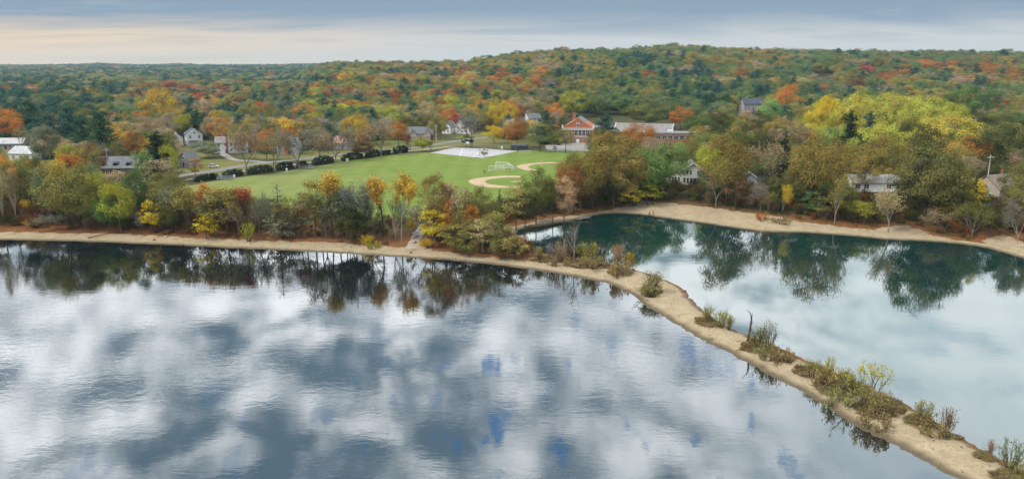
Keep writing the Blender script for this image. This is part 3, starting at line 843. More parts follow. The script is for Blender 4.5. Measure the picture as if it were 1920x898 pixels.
def gable_roof(mb, L, Wd, hw, hr, ov=0.45, t=0.22, ox=0, oy=0, m=0, zoff=0.05):
    x = L / 2 + ov; y = Wd / 2 + ov; ze = hw - hr * ov / (Wd / 2) + zoff; zr = hw + hr + zoff
    for s in (-1, 1):
        vs = [(ox - x, oy + s * y, ze), (ox + x, oy + s * y, ze), (ox + x, oy, zr), (ox - x, oy, zr), (ox - x, oy + s * y, ze + t), (ox + x, oy + s * y, ze + t), (ox + x, oy, zr + t), (ox - x, oy, zr + t)]
        fs = [(0, 1, 2, 3), (7, 6, 5, 4), (0, 4, 5, 1), (1, 5, 6, 2), (2, 6, 7, 3), (3, 7, 4, 0)]
        mb.add(vs, fs if s > 0 else [tuple(reversed(f)) for f in fs], m)
    return mb

def window(parent, L, Wd, face, u, z, w, h, frame=None, ox=0, oy=0, name='window', off=0.0):
    """a window with its frame; u along the wall, z the sill height"""
    fx = {'S': (ox + u, oy - Wd / 2, 0), 'N': (ox + u, oy + Wd / 2, math.pi), 'E': (ox + L / 2, oy + u, math.pi / 2), 'W': (ox - L / 2, oy - u, -math.pi / 2)}[face]
    f = MB(); t = 0.14
    for c, s in (((0, 0, z + h + t / 2), (w + 2 * t, 0.16, t)), ((0, 0, z - t / 2), (w + 2 * t, 0.22, t)), ((-(w + t) / 2, 0, z + h / 2), (t, 0.16, h - 0.004)), (((w + t) / 2, 0, z + h / 2), (t, 0.16, h - 0.004))):
        f.box(c, s)
    if w > 0.9: f.box((0, 0, z + h / 2), (0.08, 0.13, h - 0.006))
    if h > 1.0: f.box((0, 0, z + h / 2), (w - 0.006, 0.11, 0.08))
    o = f.obj(name, frame or WHITE, parent)
    o.location = (fx[0], fx[1], 0); o.rotation_euler = (0, 0, fx[2])
    MB().box((0, 0.0, z + h / 2), (w - 0.01, 0.09, h - 0.01)).obj('pane', GLASS, o)
    return o

def door(parent, L, Wd, face, u, w=1.0, h=2.1, mat=None, ox=0, oy=0, name='door'):
    fx = {'S': (ox + u, oy - Wd / 2, 0), 'N': (ox + u, oy + Wd / 2, math.pi), 'E': (ox + L / 2, oy + u, math.pi / 2), 'W': (ox - L / 2, oy - u, -math.pi / 2)}[face]
    o = MB().box((0, 0, h / 2), (w, 0.12, h)).obj(name, mat or DARKRED, parent)
    o.location = (fx[0], fx[1], 0); o.rotation_euler = (0, 0, fx[2])
    MB().box((w * 0.36, -0.09, h * 0.48), (0.12, 0.08, 0.12)).obj('handle', METAL, o)
    return o

def chimney(parent, x, y, z0, z1, mat=None, s=0.9):
    c = MB().box((x, y, (z0 + z1) / 2), (s, s * 0.8, z1 - z0)).box((x, y, z1 + 0.09), (s * 1.25, s * 1.05, 0.18))
    return c.obj('chimney', mat or OLD_BRICK, parent)

HOUSES = []       # (name of the landmark, x, y, pixel box kept clear)
def site(px, py, z=None):
    if z is None:
        return on_land(px, py)
    x, y = G(px, py, z); return x, y, z

def house(label, px, py, L, Wd, hw, hr, deg, wall, roof, wins=(), keep=None, mark=None, name='house', cat='house', doors=(), chim=(), z=None, frame=None, trim=None):
    x, y, zz = site(px, py, z)
    t = thing(name, label, cat, (x, y, zz), math.radians(deg))
    gable_wall(MB(), L, Wd, hw, hr).obj('wall', wall, t)
    r = gable_roof(MB(), L, Wd, hw, hr).obj('roof', roof, t)
    for w in wins: window(t, L, Wd, *w, frame=frame)
    for d in doors: door(t, L, Wd, *d)
    for c in chim: chimney(r, *c)
    if trim:
        for s in (-1, 1):
            MB().tube([(s * (L / 2 + 0.47), -(Wd / 2 + 0.3), hw - 0.08), (s * (L / 2 + 0.47), 0, hw + hr + 0.04), (s * (L / 2 + 0.47), Wd / 2 + 0.3, hw - 0.08)], 0.16, 4).obj('bargeboard', trim, t)
    HOUSES.append((mark or label, x, y, keep))
    return t

def add_wing(t, ox, oy, L, Wd, hw, hr, wall, roof, wins=(), rot=0.0, frame=None, name='wing'):
    """a lower wing of the same house: its own wall and roof under the house"""
    w = gable_wall(MB(), L, Wd, hw, hr).obj(name + '_wall', wall, t)
    w.location = (ox, oy, 0); w.rotation_euler = (0, 0, math.radians(rot))
    r = gable_roof(MB(), L, Wd, hw, hr, 0.35, 0.2).obj(name + '_roof', roof, t); r.location = (ox, oy, 0); r.rotation_euler = (0, 0, math.radians(rot))
    for q in wins:
        o = window(w, L, Wd, *q, frame=frame)
    return w

def row(face, us, z, w, h): return [(face, u, z, w, h) for u in us]

# two white ranch houses at the west edge
h = house('low white ranch house with white roof and dark grey gable', 16, 279, 19, 9, 3.2, 2.6, 8, GREYWALL, ROOF_WHITE, row('S', (-6, -2, 3, 7), 1.0, 1.5, 1.3) + [('E', 0, 1, 1.6, 1.3)], (-60, 254, 40, 280), 'low white ranch house', doors=[('S', 0.6)])
h = house('white long-roofed house with pale curved-looking roof beside the ranch house', 54, 299, 13.5, 10, 3.4, 3.0, -14, WHITE, ROOF_WHITE, row('S', (-4, 0.5, 4.5), 1.0, 1.4, 1.3) + [('W', -1.5, 1, 1.2, 1.3), ('W', 1.8, 1, 1.2, 1.3)], (26, 270, 80, 298), 'white long-roofed house', chim=[(3, 1.2, 5, 7.6)])
# brick house with three dormers
h = house('brick house with grey roof and three shed dormers', 226, 327, 17.5, 10, 3.4, 4.2, 4, OLD_BRICK, ROOF_GREY, row('S', (-6.5, -3.2, 3.2, 6.5), 0.9, 1.2, 1.5), (190, 282, 256, 318), 'brick house with three dormers', doors=[('S', 0.0)])
for u in (-5.3, 0.0, 5.3):
    d = MB(); d.add([(u - 1.0, -4.2, 4.1), (u + 1.0, -4.2, 4.1), (u + 1.0, -4.2, 5.5), (u - 1.0, -4.2, 5.5), (u - 1.0, -1.4, 6.2), (u + 1.0, -1.4, 6.2)], [(0, 1, 2, 3), (2, 5, 4, 3), (0, 3, 4), (1, 5, 2)])
    o = d.obj('dormer', ROOF_NAVY, h); MB().box((u, -4.22, 4.8), (1.4, 0.06, 1.0)).obj('window', GLASS, o)
# white farmhouse with navy roof
h = house('white gabled farmhouse with navy roof and white barn wing', 364, 271, 12.5, 8.6, 6.0, 3.6, -62, WHITE, ROOF_NAVY,
          row('E', (-2.4, 0, 2.4), 4.2, 1.0, 1.5) + row('W', (-2.4, 2.4), 4.2, 1.0, 1.5) + row('S', (-4, -1.3, 1.4, 4.2), 4.0, 1.0, 1.5) + row('S', (-4, 1.4, 4.2), 1.0, 1.0, 1.5) + row('N', (-3, 0, 3), 4.0, 1.0, 1.5) + row('W', (0,), 6.8, 0.8, 0.9), (322, 236, 386, 270), 'white farmhouse', doors=[('E', 1.0)], chim=[(-1, 0.5, 8.5, 11)], trim=WHITE)
h.rotation_euler = (0, 0, math.radians(118))
p = MB(); p.box((0, 0, 2.75), (5.5, 2.4, 0.2)); o = p.obj('porch_roof', ROOF_NAVY, h); o.location = (-7.4, 1, 0); o.rotation_euler = (0, 0, math.pi / 2)
for u in (-2.5, -0.8, 0.8, 2.5): MB().box((-8.4, 1 + u, 1.32), (0.16, 0.16, 2.64)).obj('porch_post', WHITE, h)
add_wing(h, 1.0, 9.2, 7.5, 6.0, 4.4, 2.6, WHITE, ROOF_WHITE, [('W', 0, 1.2, 1.2, 1.4)], 0)
# saltbox with a brick chimney
h = house('white saltbox house with tall brick chimney and pale lean-to roof', 424, 286, 9.5, 8, 5.6, 2.8, 14, WHITE, ROOF_PALE, row('S', (-3, 0.4, 3.2), 3.8, 1.0, 1.4) + row('S', (-3, 3.2), 1.0, 1.0, 1.4) + row('W', (-2, 2), 3.6, 1.0, 1.4), (403, 250, 456, 285), 'white saltbox house', doors=[('S', 0.6)], chim=[(1.2, -4.5, 0, 10)])
add_wing(h, 8.0, -0.5, 7.0, 7.6, 2.6, 3.0, OFFWHITE, ROOF_PALE, [('S', -1.5, 0.9, 1.2, 1.2), ('S', 1.6, 0.9, 1.2, 1.2)])
# small grey cottage with a round window
h = house('small grey cottage with round white gable window', 355, 312, 7.0, 6.0, 3.0, 3.6, 68, GREYWALL, ROOF_GREY, row('W', (-1.5, 1.5), 0.8, 0.9, 1.3), (340, 285, 368, 310), 'small grey cottage', doors=[('W', 0.0)])
rw = MB(); n = 16
for rr, yy, mm in ((0.95, 0.0, 0), (0.62, -0.05, 1)):
    vs = [(rr * math.cos(2 * math.pi * k / n), yy, 4.3 + rr * math.sin(2 * math.pi * k / n)) for k in range(n)] + [(rr * math.cos(2 * math.pi * k / n), yy + 0.12, 4.3 + rr * math.sin(2 * math.pi * k / n)) for k in range(n)]
    rw.add(vs, [tuple(range(n))] + [(k, n + k, n + (k + 1) % n, (k + 1) % n) for k in range(n)], mm)
o = rw.obj('round_window', [WHITE, GLASS], h); o.location = (-3.56, 0, 0); o.rotation_euler = (0, 0, -math.pi / 2)
# grey house with a tall red chimney
h = house('grey house with tall red chimney behind the bare street trees', 543, 289, 10.5, 8.5, 5.6, 3.0, -4, GREYWALL, ROOF_GREY, row('S', (-3.6, 3.2), 3.6, 1.1, 1.4) + row('S', (-3.6, 3.2), 0.9, 1.1, 1.4), (526, 258, 560, 288), 'grey house with red chimney', doors=[('S', 1.6)], chim=[(0.2, -4.75, 0, 10.2, RED_BRICK, 1.5)])
h = house('small grey-walled house with faded pink roof near the hedges', 645, 279, 9.0, 7.5, 3.6, 3.2, -20, GREYWALL, plain('faded_pink_shingle', (0.42, 0.26, 0.22), 0.85, 0.15), row('S', (-2.8, 0.2, 2.9), 1.0, 1.0, 1.3) + [('E', 0, 1, 1, 1.3)], (630, 254, 660, 278), 'house with faded pink roof', doors=[('S', 1.5)])
# long house with grey roof and red ends
h = house('long pinkish house with dark grey roof, white-trimmed gables and red ends', 784, 262, 19, 8.5, 4.2, 3.6, 6, PINK, ROOF_GREY, row('S', (-8, -5.6, 5.2, 7.9), 1.2, 1.0, 1.5), (752, 235, 814, 262), 'long pinkish house', doors=[('S', 1.6)])
for u, rr in ((-3.0, ROOF_GREY), (5.6, ROOF_GREY)):
    w = gable_wall(MB(), 3.2, 4.2, 4.2, 2.6).obj('gable_wall', PINK, h); w.location = (u, -4.0, 0); w.rotation_euler = (0, 0, math.pi / 2)
    r = gable_roof(MB(), 3.2, 4.2, 4.2, 2.6, 0.3, 0.18).obj('gable_roof', rr, h); r.location = (u, -4.0, 0); r.rotation_euler = (0, 0, math.pi / 2)
    window(w, 3.2, 4.2, 'W', 0, 4.2, 1.0, 1.2); window(w, 3.2, 4.2, 'W', 0.9, 1.0, 1.0, 1.5); window(w, 3.2, 4.2, 'W', -0.9, 1.0, 1.0, 1.5)
MB().box((-8.4, -5.2, 1.3), (4.6, 2.0, 3.6)).obj('porch', DARKRED, h); MB().box((8.0, -4.75, 1.5), (3.0, 0.9, 3.0)).obj('bay', DARKRED, h)
h = house('white house with steep gable beside the utility pole', 842, 250, 8.5, 6.5, 4.6, 3.8, 66, WHITE, ROOF_GREY, row('W', (-1.6, 1.6), 3.2, 0.9, 1.3) + row('W', (-1.6, 1.6), 0.9, 0.9, 1.3), (834, 228, 852, 249), 'steep white gable house', trim=WHITE)
h = house('white house with two stepped gables behind the grey tree', 868, 250, 9.0, 7.0, 5.0, 3.8, 68, WHITE, ROOF_GREY, row('W', (-1.6, 1.6), 3.6, 0.9, 1.3) + row('W', (-1.6, 1.6), 0.9, 0.9, 1.3), (860, 226, 880, 246), 'stepped white gable house', trim=WHITE)
add_wing(h, -3.5, -5.5, 6, 5, 3.6, 2.4, WHITE, ROOF_GREY, [('W', 0, 1.0, 1.2, 1.4)])
h = house('white house with gable window and long grey roof beyond the field', 998, 236, 11, 7.6, 5.2, 3.4, 28, WHITE, ROOF_GREY, row('W', (-1.8, 1.8), 3.5, 1.0, 1.4) + row('S', (-3.5, 0, 3.5), 3.4, 1.0, 1.4) + [('W', 0, 5.6, 0.8, 1.0)], (984, 214, 1018, 230), 'white house beyond the field', trim=WHITE)

# brick school
sx_, sy_, sz_ = site(1083, 268)
t = thing('brick_school', 'large red brick school with tall white-banded gable and low flat-roofed wing', 'school', (sx_, sy_, 3.0), math.radians(-8)); t.scale = (1, 1, 0.86)
HOUSES.append(('brick school', sx_ + 20, sy_, (1048, 210, 1112, 268))); HOUSES.append(('flat-roofed school wing', sx_ + 50, sy_, (1150, 208, 1308, 274)))
Lh, Wh = 30, 18
w = gable_wall(MB(), Lh, Wh, 10.2, 6.6).obj('hall_wall', RED_BRICK, t); w.location = (0, Lh / 2, 0); w.rotation_euler = (0, 0, math.pi / 2)
r = gable_roof(MB(), Lh - 1.2, Wh - 0.6, 10.1, 6.4, 0.25, 0.25).obj('hall_roof', ROOF_GREY, t); r.location = (0, Lh / 2 + 0.4, 0); r.rotation_euler = (0, 0, math.pi / 2)
chimney(r, 12, 4, 11, 18.5, RED_BRICK, 2.6)
b = MB(); b.box((0, -0.16, 9.5), (19.0, 0.5, 1.2)).box((0, -0.3, 10.15), (19.4, 0.9, 0.18)); b.obj('cornice', WHITE, t)
e = MB()
for s in (-1, 1):
    e.tube([(s * 9.15, -0.05, 10.3), (0, -0.05, 17.0)], 0.16, 4)
e.obj('coping', RED_BRICK, t)
for s in (-1, 1):
    MB().box((s * 9.3, 0.2, 11.2), (0.9, 0.9, 1.9)).box((s * 9.3, 0.2, 12.25), (1.15, 1.15, 0.22)).obj('corner_urn', WHITE, t)
MB().box((0, 0.4, 16.9), (2.2, 1.0, 0.9)).obj('gable_top', RED_BRICK, t)
window(t, 18, 0.06, 'S', 0, 11.3, 1.5, 2.0); MB().box((0, -0.1, 13.6), (2.2, 0.3, 0.35)).obj('lintel', WHITE, t)
for u in (-6.8, -4.2, -1.0, 1.3, 3.6, 5.9): window(t, 18, 0.06, 'S', u, 5.2, 1.75, 3.4)
for u in (-6.0, -2.0, 2.0, 6.0): window(t, 18, 0.06, 'S', u, 1.2, 1.5, 1.9)
door(t, 18, 0.06, 'S', 0.0, 1.8, 2.6, WHITE)
MB().box((0, -0.12, 4.4), (18.2, 0.3, 0.35)).obj('string_course', WHITE, t)
for k in range(5): window(t, 18, Lh, 'E', 3 + k * 5.2, 5.0, 2.0, 3.6, oy=0.0)
w = gable_wall(MB(), 14, 10, 9.5, 1.2).obj('link_wall', RED_BRICK, t); w.location = (15.5, 16, 0)
r = gable_roof(MB(), 14, 10, 9.5, 1.2, 0.2, 0.25).obj('link_roof', ROOF_GREY, t); r.location = (15.5, 16, 0)
for u in (-4, 0, 4): window(w, 14, 10, 'S', u, 5.4, 1.8, 2.4)
w = gable_wall(MB(), 34, 17, 7.4, 5.2).obj('gym_wall', OLD_BRICK, t); w.location = (40, 14, 0); w.rotation_euler = (0, 0, math.radians(-10))
r = gable_roof(MB(), 34, 17, 7.4, 5.2, 0.5, 0.3).obj('gym_roof', ROOF_PALE, t); r.location = (40, 14, 0); r.rotation_euler = (0, 0, math.radians(-10))
for s in (-1, 1):
    o = MB().tube([(s * 17.6, -8.8, 7.3), (s * 17.6, 0, 12.9), (s * 17.6, 8.8, 7.3)], 0.25, 4).obj('bargeboard', WHITE, t); o.location = (40, 14, 0); o.rotation_euler = (0, 0, math.radians(-10))
fl = MB().box((58, -1.0, 3.6), (38, 12, 8.8)).obj('classroom_wall', RED_BRICK, t)
MB().box((58, -1.0, 8.25), (39.2, 13.2, 0.5)).obj('flat_roof', ROOF_PALE, t)
MB().box((58, -7.1, 7.5), (38.2, 0.3, 0.5)).obj('fascia', WHITE, t)
MB().box((55, 0.5, 9.1), (3.4, 2.6, 1.2)).obj('roof_unit', WHITE, t); MB().box((44, 1.0, 9.0), (2.0, 2.0, 1.0)).obj('roof_unit', METAL, t)
for u in np.arange(-17, 18, 3.4): window(t, 38, 12, 'S', float(u), 4.0, 2.4, 2.4, ox=58, oy=-1.0)

# houses of the wooded shore
h = house('pale grey-green house with rows of windows above the sandy cove beach', 1296, 345, 11.5, 9.0, 5.6, 3.4, 82, PALEGREEN, ROOF_SAGE,
          row('W', (-2.2, -0.9, 2.0), 4.6, 0.9, 1.5) + row('W', (-3.2, -1.9, -0.6, 0.8, 2.1, 3.3), 1.3, 0.85, 1.9) + row('N', (-3, 0, 3), 4.2, 1.0, 1.5), (1262, 298, 1320, 345), 'pale green-grey cove house', trim=WHITE)
add_wing(h, 1.5, 6.9, 8.0, 5.2, 3.6, 1.8, PALEGREEN, ROOF_SAGE, row('W', (-1.8, -0.6, 0.6, 1.8), 1.2, 0.8, 1.8))
d = MB(); d.box((-7.2, 0.0, 0.55), (2.8, 9.4, 0.25))
for u in (-4.4, 0, 4.4): d.box((-8.4, u, -0.1), (0.2, 0.2, 1.2))
d.obj('deck', WOODGREY, h)
h = house('small blue-grey cottage half hidden among shore trees', 1402, 350, 7, 6, 3.6, 2.2, 78, BLUEWALL, ROOF_SAGE, row('W', (-1.6, 1.6), 1.0, 1.3, 1.6) + [('N', 0, 1, 1.2, 1.4)], (1389, 328, 1418, 348), 'small blue-grey cottage', frame=WHITE)
h = house('long white two-storey house with balcony among shore trees', 1648, 371, 23, 9, 6.0, 2.2, -3, WHITE, ROOF_PALE, row('S', (-9.5, -6.5, 1.2, 4.6, 8.6), 3.9, 1.6, 1.5) + row('S', (-9, -3.6, 4.6, 8.6), 0.9, 1.6, 1.6) + row('E', (-2, 2), 3.9, 1.0, 1.4), (1600, 318, 1706, 368), 'long white shore house', doors=[('S', 1.2)], trim=WHITE)
d = MB(); d.box((-1, -5.4, 3.2), (13, 1.9, 0.22)); o = d.obj('balcony', WHITE, h)
rl = MB(); rl.box((-1, -6.3, 4.25), (13, 0.09, 0.09))
for u in np.arange(-7.4, 5.6, 0.65): rl.box((float(u), -6.3, 3.76), (0.06, 0.06, 0.9))
rl.obj('railing', WHITE, o)
h = house('tan-roofed house with white lower wall and pale retaining kerb', 1868, 374, 13, 10.5, 4.6, 4.2, 24, TANWALL, ROOF_TAN, row('S', (-3.4, -0.2, 3.4), 1.2, 1.3, 1.7) + row('W', (-2, 2), 1.2, 1.1, 1.6) + [('W', 0, 4.9, 1, 1.2)], (1838, 312, 1906, 374), 'tan-roofed shore house', chim=[(2.6, 0.8, 7, 10)])
w = gable_wall(MB(), 6, 6.5, 3.2, 2.2).obj('wing_wall', WHITE, h); w.location = (5.2, -6.5, 0); w.rotation_euler = (0, 0, math.pi / 2)
r = gable_roof(MB(), 6, 6.5, 3.2, 2.2, 0.35, 0.2).obj('wing_roof', ROOF_TAN, h); r.location = (5.2, -6.5, 0); r.rotation_euler = (0, 0, math.pi / 2)
for u in (-2, 0, 2): window(w, 6, 6.5, 'W', u, 1.0, 1.2, 1.5)
# houses up the slope
h = house('mauve-grey colonial house with navy roof below the wooded hill', 1408, 217, 19, 9, 6.0, 4.0, 8, MAUVE, ROOF_NAVY, row('S', (-7.4, -4.4, -1.4, 1.6, 4.6, 7.6), 3.8, 1.1, 1.5) + row('S', (-7.4, -4.4, 4.6, 7.6), 0.9, 1.1, 1.6) + row('W', (-2, 2), 3.8, 1, 1.5), (1382, 188, 1434, 215), 'mauve-grey colonial house', doors=[('S', 0.0)], chim=[(8, 0.5, 8.5, 11.5), (-8, 0.5, 8.5, 11.5)])
h = house('long white-roofed building high on the wooded hill', 1548, 158, 24, 11, 4.6, 3.2, -4, OFFWHITE, ROOF_WHITE, row('S', (-9, -5, 0, 5, 9), 1.4, 2.0, 1.7), (1530, 143, 1566, 154), 'white-roofed hill building')
h = house('tiny white house on the crest of the hill', 1138, 104, 13, 9, 6, 3.4, -50, WHITE, ROOF_WHITE, row('S', (-3, 3), 3.4, 1.4, 1.6) + row('W', (0,), 3.4, 1.4, 1.6), None, 'white house on the hill crest')

# ------------------------------------------------------------------ hedges along the field
HEDGE_PX = [((364, 342), (413, 334.5), 2.6), ((417, 334), (457, 328.5), 3.2), ((461, 328.5), (513, 321), 3.6), ((517, 320.5), (552, 316), 3.7), ((557, 315.5), (577, 312.5), 3.0),
            ((585, 312), (626, 305), 4.2), ((639, 303), (681, 297), 3.9), ((684, 297), (713, 292.5), 4.0), ((717, 292), (733, 289.5), 2.6), ((736, 289.5), (766, 285.5), 4.1)]
ords = ['first', 'second', 'third', 'fourth', 'fifth', 'sixth', 'seventh', 'eighth', 'ninth', 'tenth']
hd = ['longest low dark hedge, at the brick-house end of the field edge row', 'dark hedge beside the first bleacher in the row along the field', 'long dark hedge just past the gap beyond the first bleacher', 'dark hedge with a trash barrel in front of it',
      'small low hedge behind the second bleacher', 'tall dark hedge just past the second bleacher', 'dark hedge with a pale utility box in front of it', 'rounded tall hedge second from the court end of the row',
      'smallest hedge in the row, tucked beside the last tall one', 'tall rounded hedge ending the row nearest the ball court']
for i, (a, b, hh) in enumerate(HEDGE_PX):
    A, B = np.array(G(*a, 3.0)), np.array(G(*b, 3.0))
    L = float(np.linalg.norm(B - A)); c = (A + B) / 2
    o = bpy.data.objects.new('hedge', hedge(L * 0.92, hh, 2.6)); link(o)
    o.location = (c[0], c[1], 3.0); o.rotation_euler = (0, 0, math.atan2(B[1] - A[1], B[0] - A[0]))
    o['tint'] = [float(v) for v in np.array((0.030, 0.060, 0.034)) * rng.uniform(0.8, 1.3)]
    tag(o, hd[i], 'hedge', 'dark hedges along the edge of the sports field')

# ------------------------------------------------------------------ things on and around the field
def bleacher(px, py, deg, label):
    x, y = G(px, py, 3.03)
    t = thing('bleacher', label, 'bleacher', (x, y, 3.03), math.radians(deg), 'bleachers beside the field')
    for k in range(4):
        MB().box((0, 0.65 * k - 1, 0.42 + 0.36 * k), (6.6, 0.42, 0.07)).obj('seat_plank', METAL, t)
        if k: MB().box((0, 0.65 * k - 1.36, 0.12 + 0.34 * k), (6.6, 0.28, 0.05)).obj('foot_plank', METAL, t)
    for u in (-2.8, 0, 2.8):
        f = MB(); f.tube([(u, -1.1, 0.0), (u, -1.1, 0.4)], 0.05, 5); f.tube([(u, 1.1, 0.0), (u, 1.1, 1.45)], 0.05, 5); f.tube([(u, -1.1, 0.36), (u, 1.15, 1.44)], 0.05, 5); f.tube([(u, -1.1, 0.05), (u, 1.15, 0.05)], 0.05, 5)
        f.obj('frame', METAL, t)
bleacher(422, 337, 12, 'pale metal bleacher at the brick-house end of the field edge')
bleacher(574, 317, 14, 'pale metal bleacher halfway along the hedge row')

def barrel(px, py, label, col=WHITE):
    x, y = G(px, py, 3.03)
    t = thing('trash_barrel', label, 'trash barrel', (x, y, 3.03), 0, 'pale trash barrels by the hedges')
    MB().tube([(0, 0, 0), (0, 0, 0.35), (0, 0, 0.4), (0, 0, 1.0)], [0.33, 0.36, 0.38, 0.38], 12).obj('body', col, t)
    MB().tube([(0, 0, 1.0), (0, 0, 1.08), (0, 0, 1.3)], [0.42, 0.42, 0.16], 12).obj('lid', col, t)
barrel(439.5, 333.5, 'pale trash barrel next to the first bleacher')
barrel(537.5, 321, 'pale trash barrel in front of a dark hedge between the two bleachers')
x, y = G(651, 303.5, 3.03)
t = thing('utility_box', 'pale utility box in front of a hedge beside the field', 'utility box', (x, y, 3.03), 0.3)
MB().box((0, 0, 0.75), (1.3, 1.0, 1.5)).obj('cabinet', OFFWHITE, t); MB().box((0, 0, 1.55), (1.45, 1.15, 0.1)).obj('lid', OFFWHITE, t); MB().box((0, -0.53, 0.75), (1.0, 0.05, 1.2)).obj('door', WHITE, t)

NET, nnt, nout = new_mat('goal_net'); nk = NT(nnt)
npb = nk.n('ShaderNodeBsdfDiffuse'); npb.inputs['Color'].default_value = (0.75, 0.75, 0.75, 1); nnt.links.new(npb.outputs[0], nout.inputs[0])
def goal(px, py, deg, label, w=7.3, h=2.44, dp=2.0, tilt=0.0):
    x, y = G(px, py, 3.03)
    t = thing('soccer_goal', label, 'soccer goal', (x, y, 3.03), math.radians(deg), 'white soccer goals on the field')
    f = MB(); r = 0.065
    f.tube([(-w / 2, 0, 0), (-w / 2, 0, h), (w / 2, 0, h), (w / 2, 0, 0)], r, 6)
    f.obj('goal_frame', WHITE, t)
    b = MB(); b.tube([(-w / 2, 0, h), (-w / 2, 0.8, h), (-w / 2, dp, 0.06), (w / 2, dp, 0.06), (w / 2, 0.8, h), (w / 2, 0, h)], 0.06, 5)
    b.tube([(-w / 2, 0, 0.06), (-w / 2, dp, 0.06)], 0.06, 5); b.tube([(w / 2, 0, 0.06), (w / 2, dp, 0.06)], 0.06, 5)
    b.obj('back_frame', WHITE, t)
    n = MB(); s = 0.02
    for u in np.arange(-w / 2, w / 2 + 0.01, 0.42): n.tube([(u, 0, h), (u, 0.8, h), (u, dp, 0.08)], s, 3, caps=False)
    for q in np.linspace(0.1, 0.95, 6): n.tube([(-w / 2, 0.8 + (dp - 0.8) * q, h * (1 - q)), (w / 2, 0.8 + (dp - 0.8) * q, h * (1 - q))], s, 3, caps=False)
    for sgn in (-1, 1):
        for q in np.linspace(0.1, 0.9, 6): n.tube([(sgn * w / 2, 0, h * q), (sgn * w / 2, 0.8 + (dp - 0.8) * (1 - q), h * q)], s, 3, caps=False)
        for q in np.linspace(0.2, 0.9, 4): n.tube([(sgn * w / 2, dp * q, 0.08), (sgn * w / 2, dp * q, h * min(1, (1 - q) / 0.6))], s, 3, caps=False)
    n.obj('net', NET, t)
goal(932, 321, 24, 'white soccer goal nearest the man in dark clothes, facing the shore')
goal(944, 314, 150, 'white soccer goal crossed behind the nearest goal of the cluster')
goal(954, 317.5, -70, 'white soccer goal standing end-on at the infield side of the cluster', 6.4, 2.2)
goal(985, 289.5, 4, 'lone small white soccer goal near the dark green shed', 6.0, 2.0, 1.6)

def hoop(px, py, deg, label):
    x, y = G(px, py, 3.08)
    t = thing('basketball_hoop', label, 'basketball hoop', (x, y, 3.08), math.radians(deg), 'basketball hoops on the pale court')
    MB().tube([(0, 0.6, 0), (0, 0.6, 2.9), (0, 0.05, 3.4)], 0.11, 6).obj('pole', METAL, t)
    MB().box((0, 0, 3.45), (1.9, 0.08, 1.25)).obj('backboard', WHITE, t)
    m = MB(); m.tube([(0.25 * math.cos(a), -0.32 + 0.25 * math.sin(a), 3.05) for a in np.linspace(0, 2 * math.pi, 13)], 0.03, 4, caps=False); m.obj('rim', plain('hoop_orange', (0.5, 0.12, 0.03)), t)
hoop(877, 279.5, 10, 'white backboard hoop in front of the round dark bush')
hoop(941, 289, 110, 'hoop at the far shed end of the pale court')
hoop(899, 293.5, 190, 'hoop beside the small round tree on the court edge')

x, y = G(974, 281.5, 3.0)
t = thing('shed', 'dark green storage shed at the corner of the court', 'shed', (x, y, 3.0), math.radians(-12))
DKGREEN = plain('dark_green_paint', (0.018, 0.045, 0.035), 0.6, 0.2)
gable_wall(MB(), 9.0, 3.4, 2.5, 0.5).obj('wall', DKGREEN, t); gable_roof(MB(), 9.0, 3.4, 2.5, 0.5, 0.25, 0.14).obj('roof', ROOF_NAVY, t); door(t, 9.0, 3.4, 'S', -2, 1.8, 2.0, DARKMETAL)

# tall wire fences at the court's far side: posts, rails and mesh wires
def wire_fence(pts, h, label, step=3.0, mesh=0.45, name='wire_fence'):
    t = thing(name, label, 'fence', (*G(*pts[0], 3.0), 3.0))
    o0 = Vector((*G(*pts[0], 3.0), 3.0)); p = [Vector((*G(*q, 3.0), 3.0)) - o0 for q in pts]
    ps, wr = [], MB()
    for a, b in zip(p[:-1], p[1:]):
        n = max(1, round((b - a).length / step))
        for i in range(n + 1):
            q = a + (b - a) * i / n
            if ps and (ps[-1] - q).length < 0.1: continue
            ps.append(q)
            MB().tube([q, q + Vector((0, 0, h))], 0.05, 5).obj('post', METAL, t)
        for zz_ in np.arange(0.1, h + 0.01, h / 5): wr.tube([a + Vector((0, 0, zz_)), b + Vector((0, 0, zz_))], 0.016 if zz_ < h - 0.2 else 0.035, 3)
        for i in range(int((b - a).length / mesh)):
            q = a + (b - a) * (i * mesh) / (b - a).length; wr.tube([q, q + Vector((0, 0, h))], 0.008, 3)
    wr.obj('wire', METAL, t)
wire_fence([(840, 279.2), (854, 276.2), (905, 278), (950, 281.8)], 3.4, 'tall wire fence behind the pale ball court')
wire_fence([(1020, 284.3), (1060, 284.8), (1104, 286)], 1.6, 'low wire fence between the field and the parking lot')

def utility_pole(px, py, h, label, deg=20, mat=None):
    x, y, z = on_land(px, py)
    t = thing('utility_pole', label, 'utility pole', (x, y, z), math.radians(deg))
    m = mat or WOODGREY
    MB().tube([(0, 0, -0.5), (0, 0, h)], [0.2, 0.13], 7).obj('pole', m, t)
    MB().box((0, -0.16, h - 0.9), (2.6, 0.14, 0.16)).obj('crossarm', m, t)
    for u in (-1.1, -0.5, 0.5, 1.1): MB().tube([(u, -0.16, h - 0.8), (u, -0.16, h - 0.55)], 0.06, 5).obj('insulator', OFFWHITE, t)
PALEPOLE = plain('pale_pole', (0.55, 0.53, 0.5), 0.8, 0.12)
utility_pole(204, 327, 11.5, 'pale utility pole in front of the brick house with dormers', 20, PALEPOLE)
utility_pole(818, 270, 11.5, 'pale utility pole beside the long pinkish house', 35, PALEPOLE)
utility_pole(1847, 372, 15.5, 'weathered utility pole with crossarm behind the tan-roofed shore house', 10, PALEPOLE)
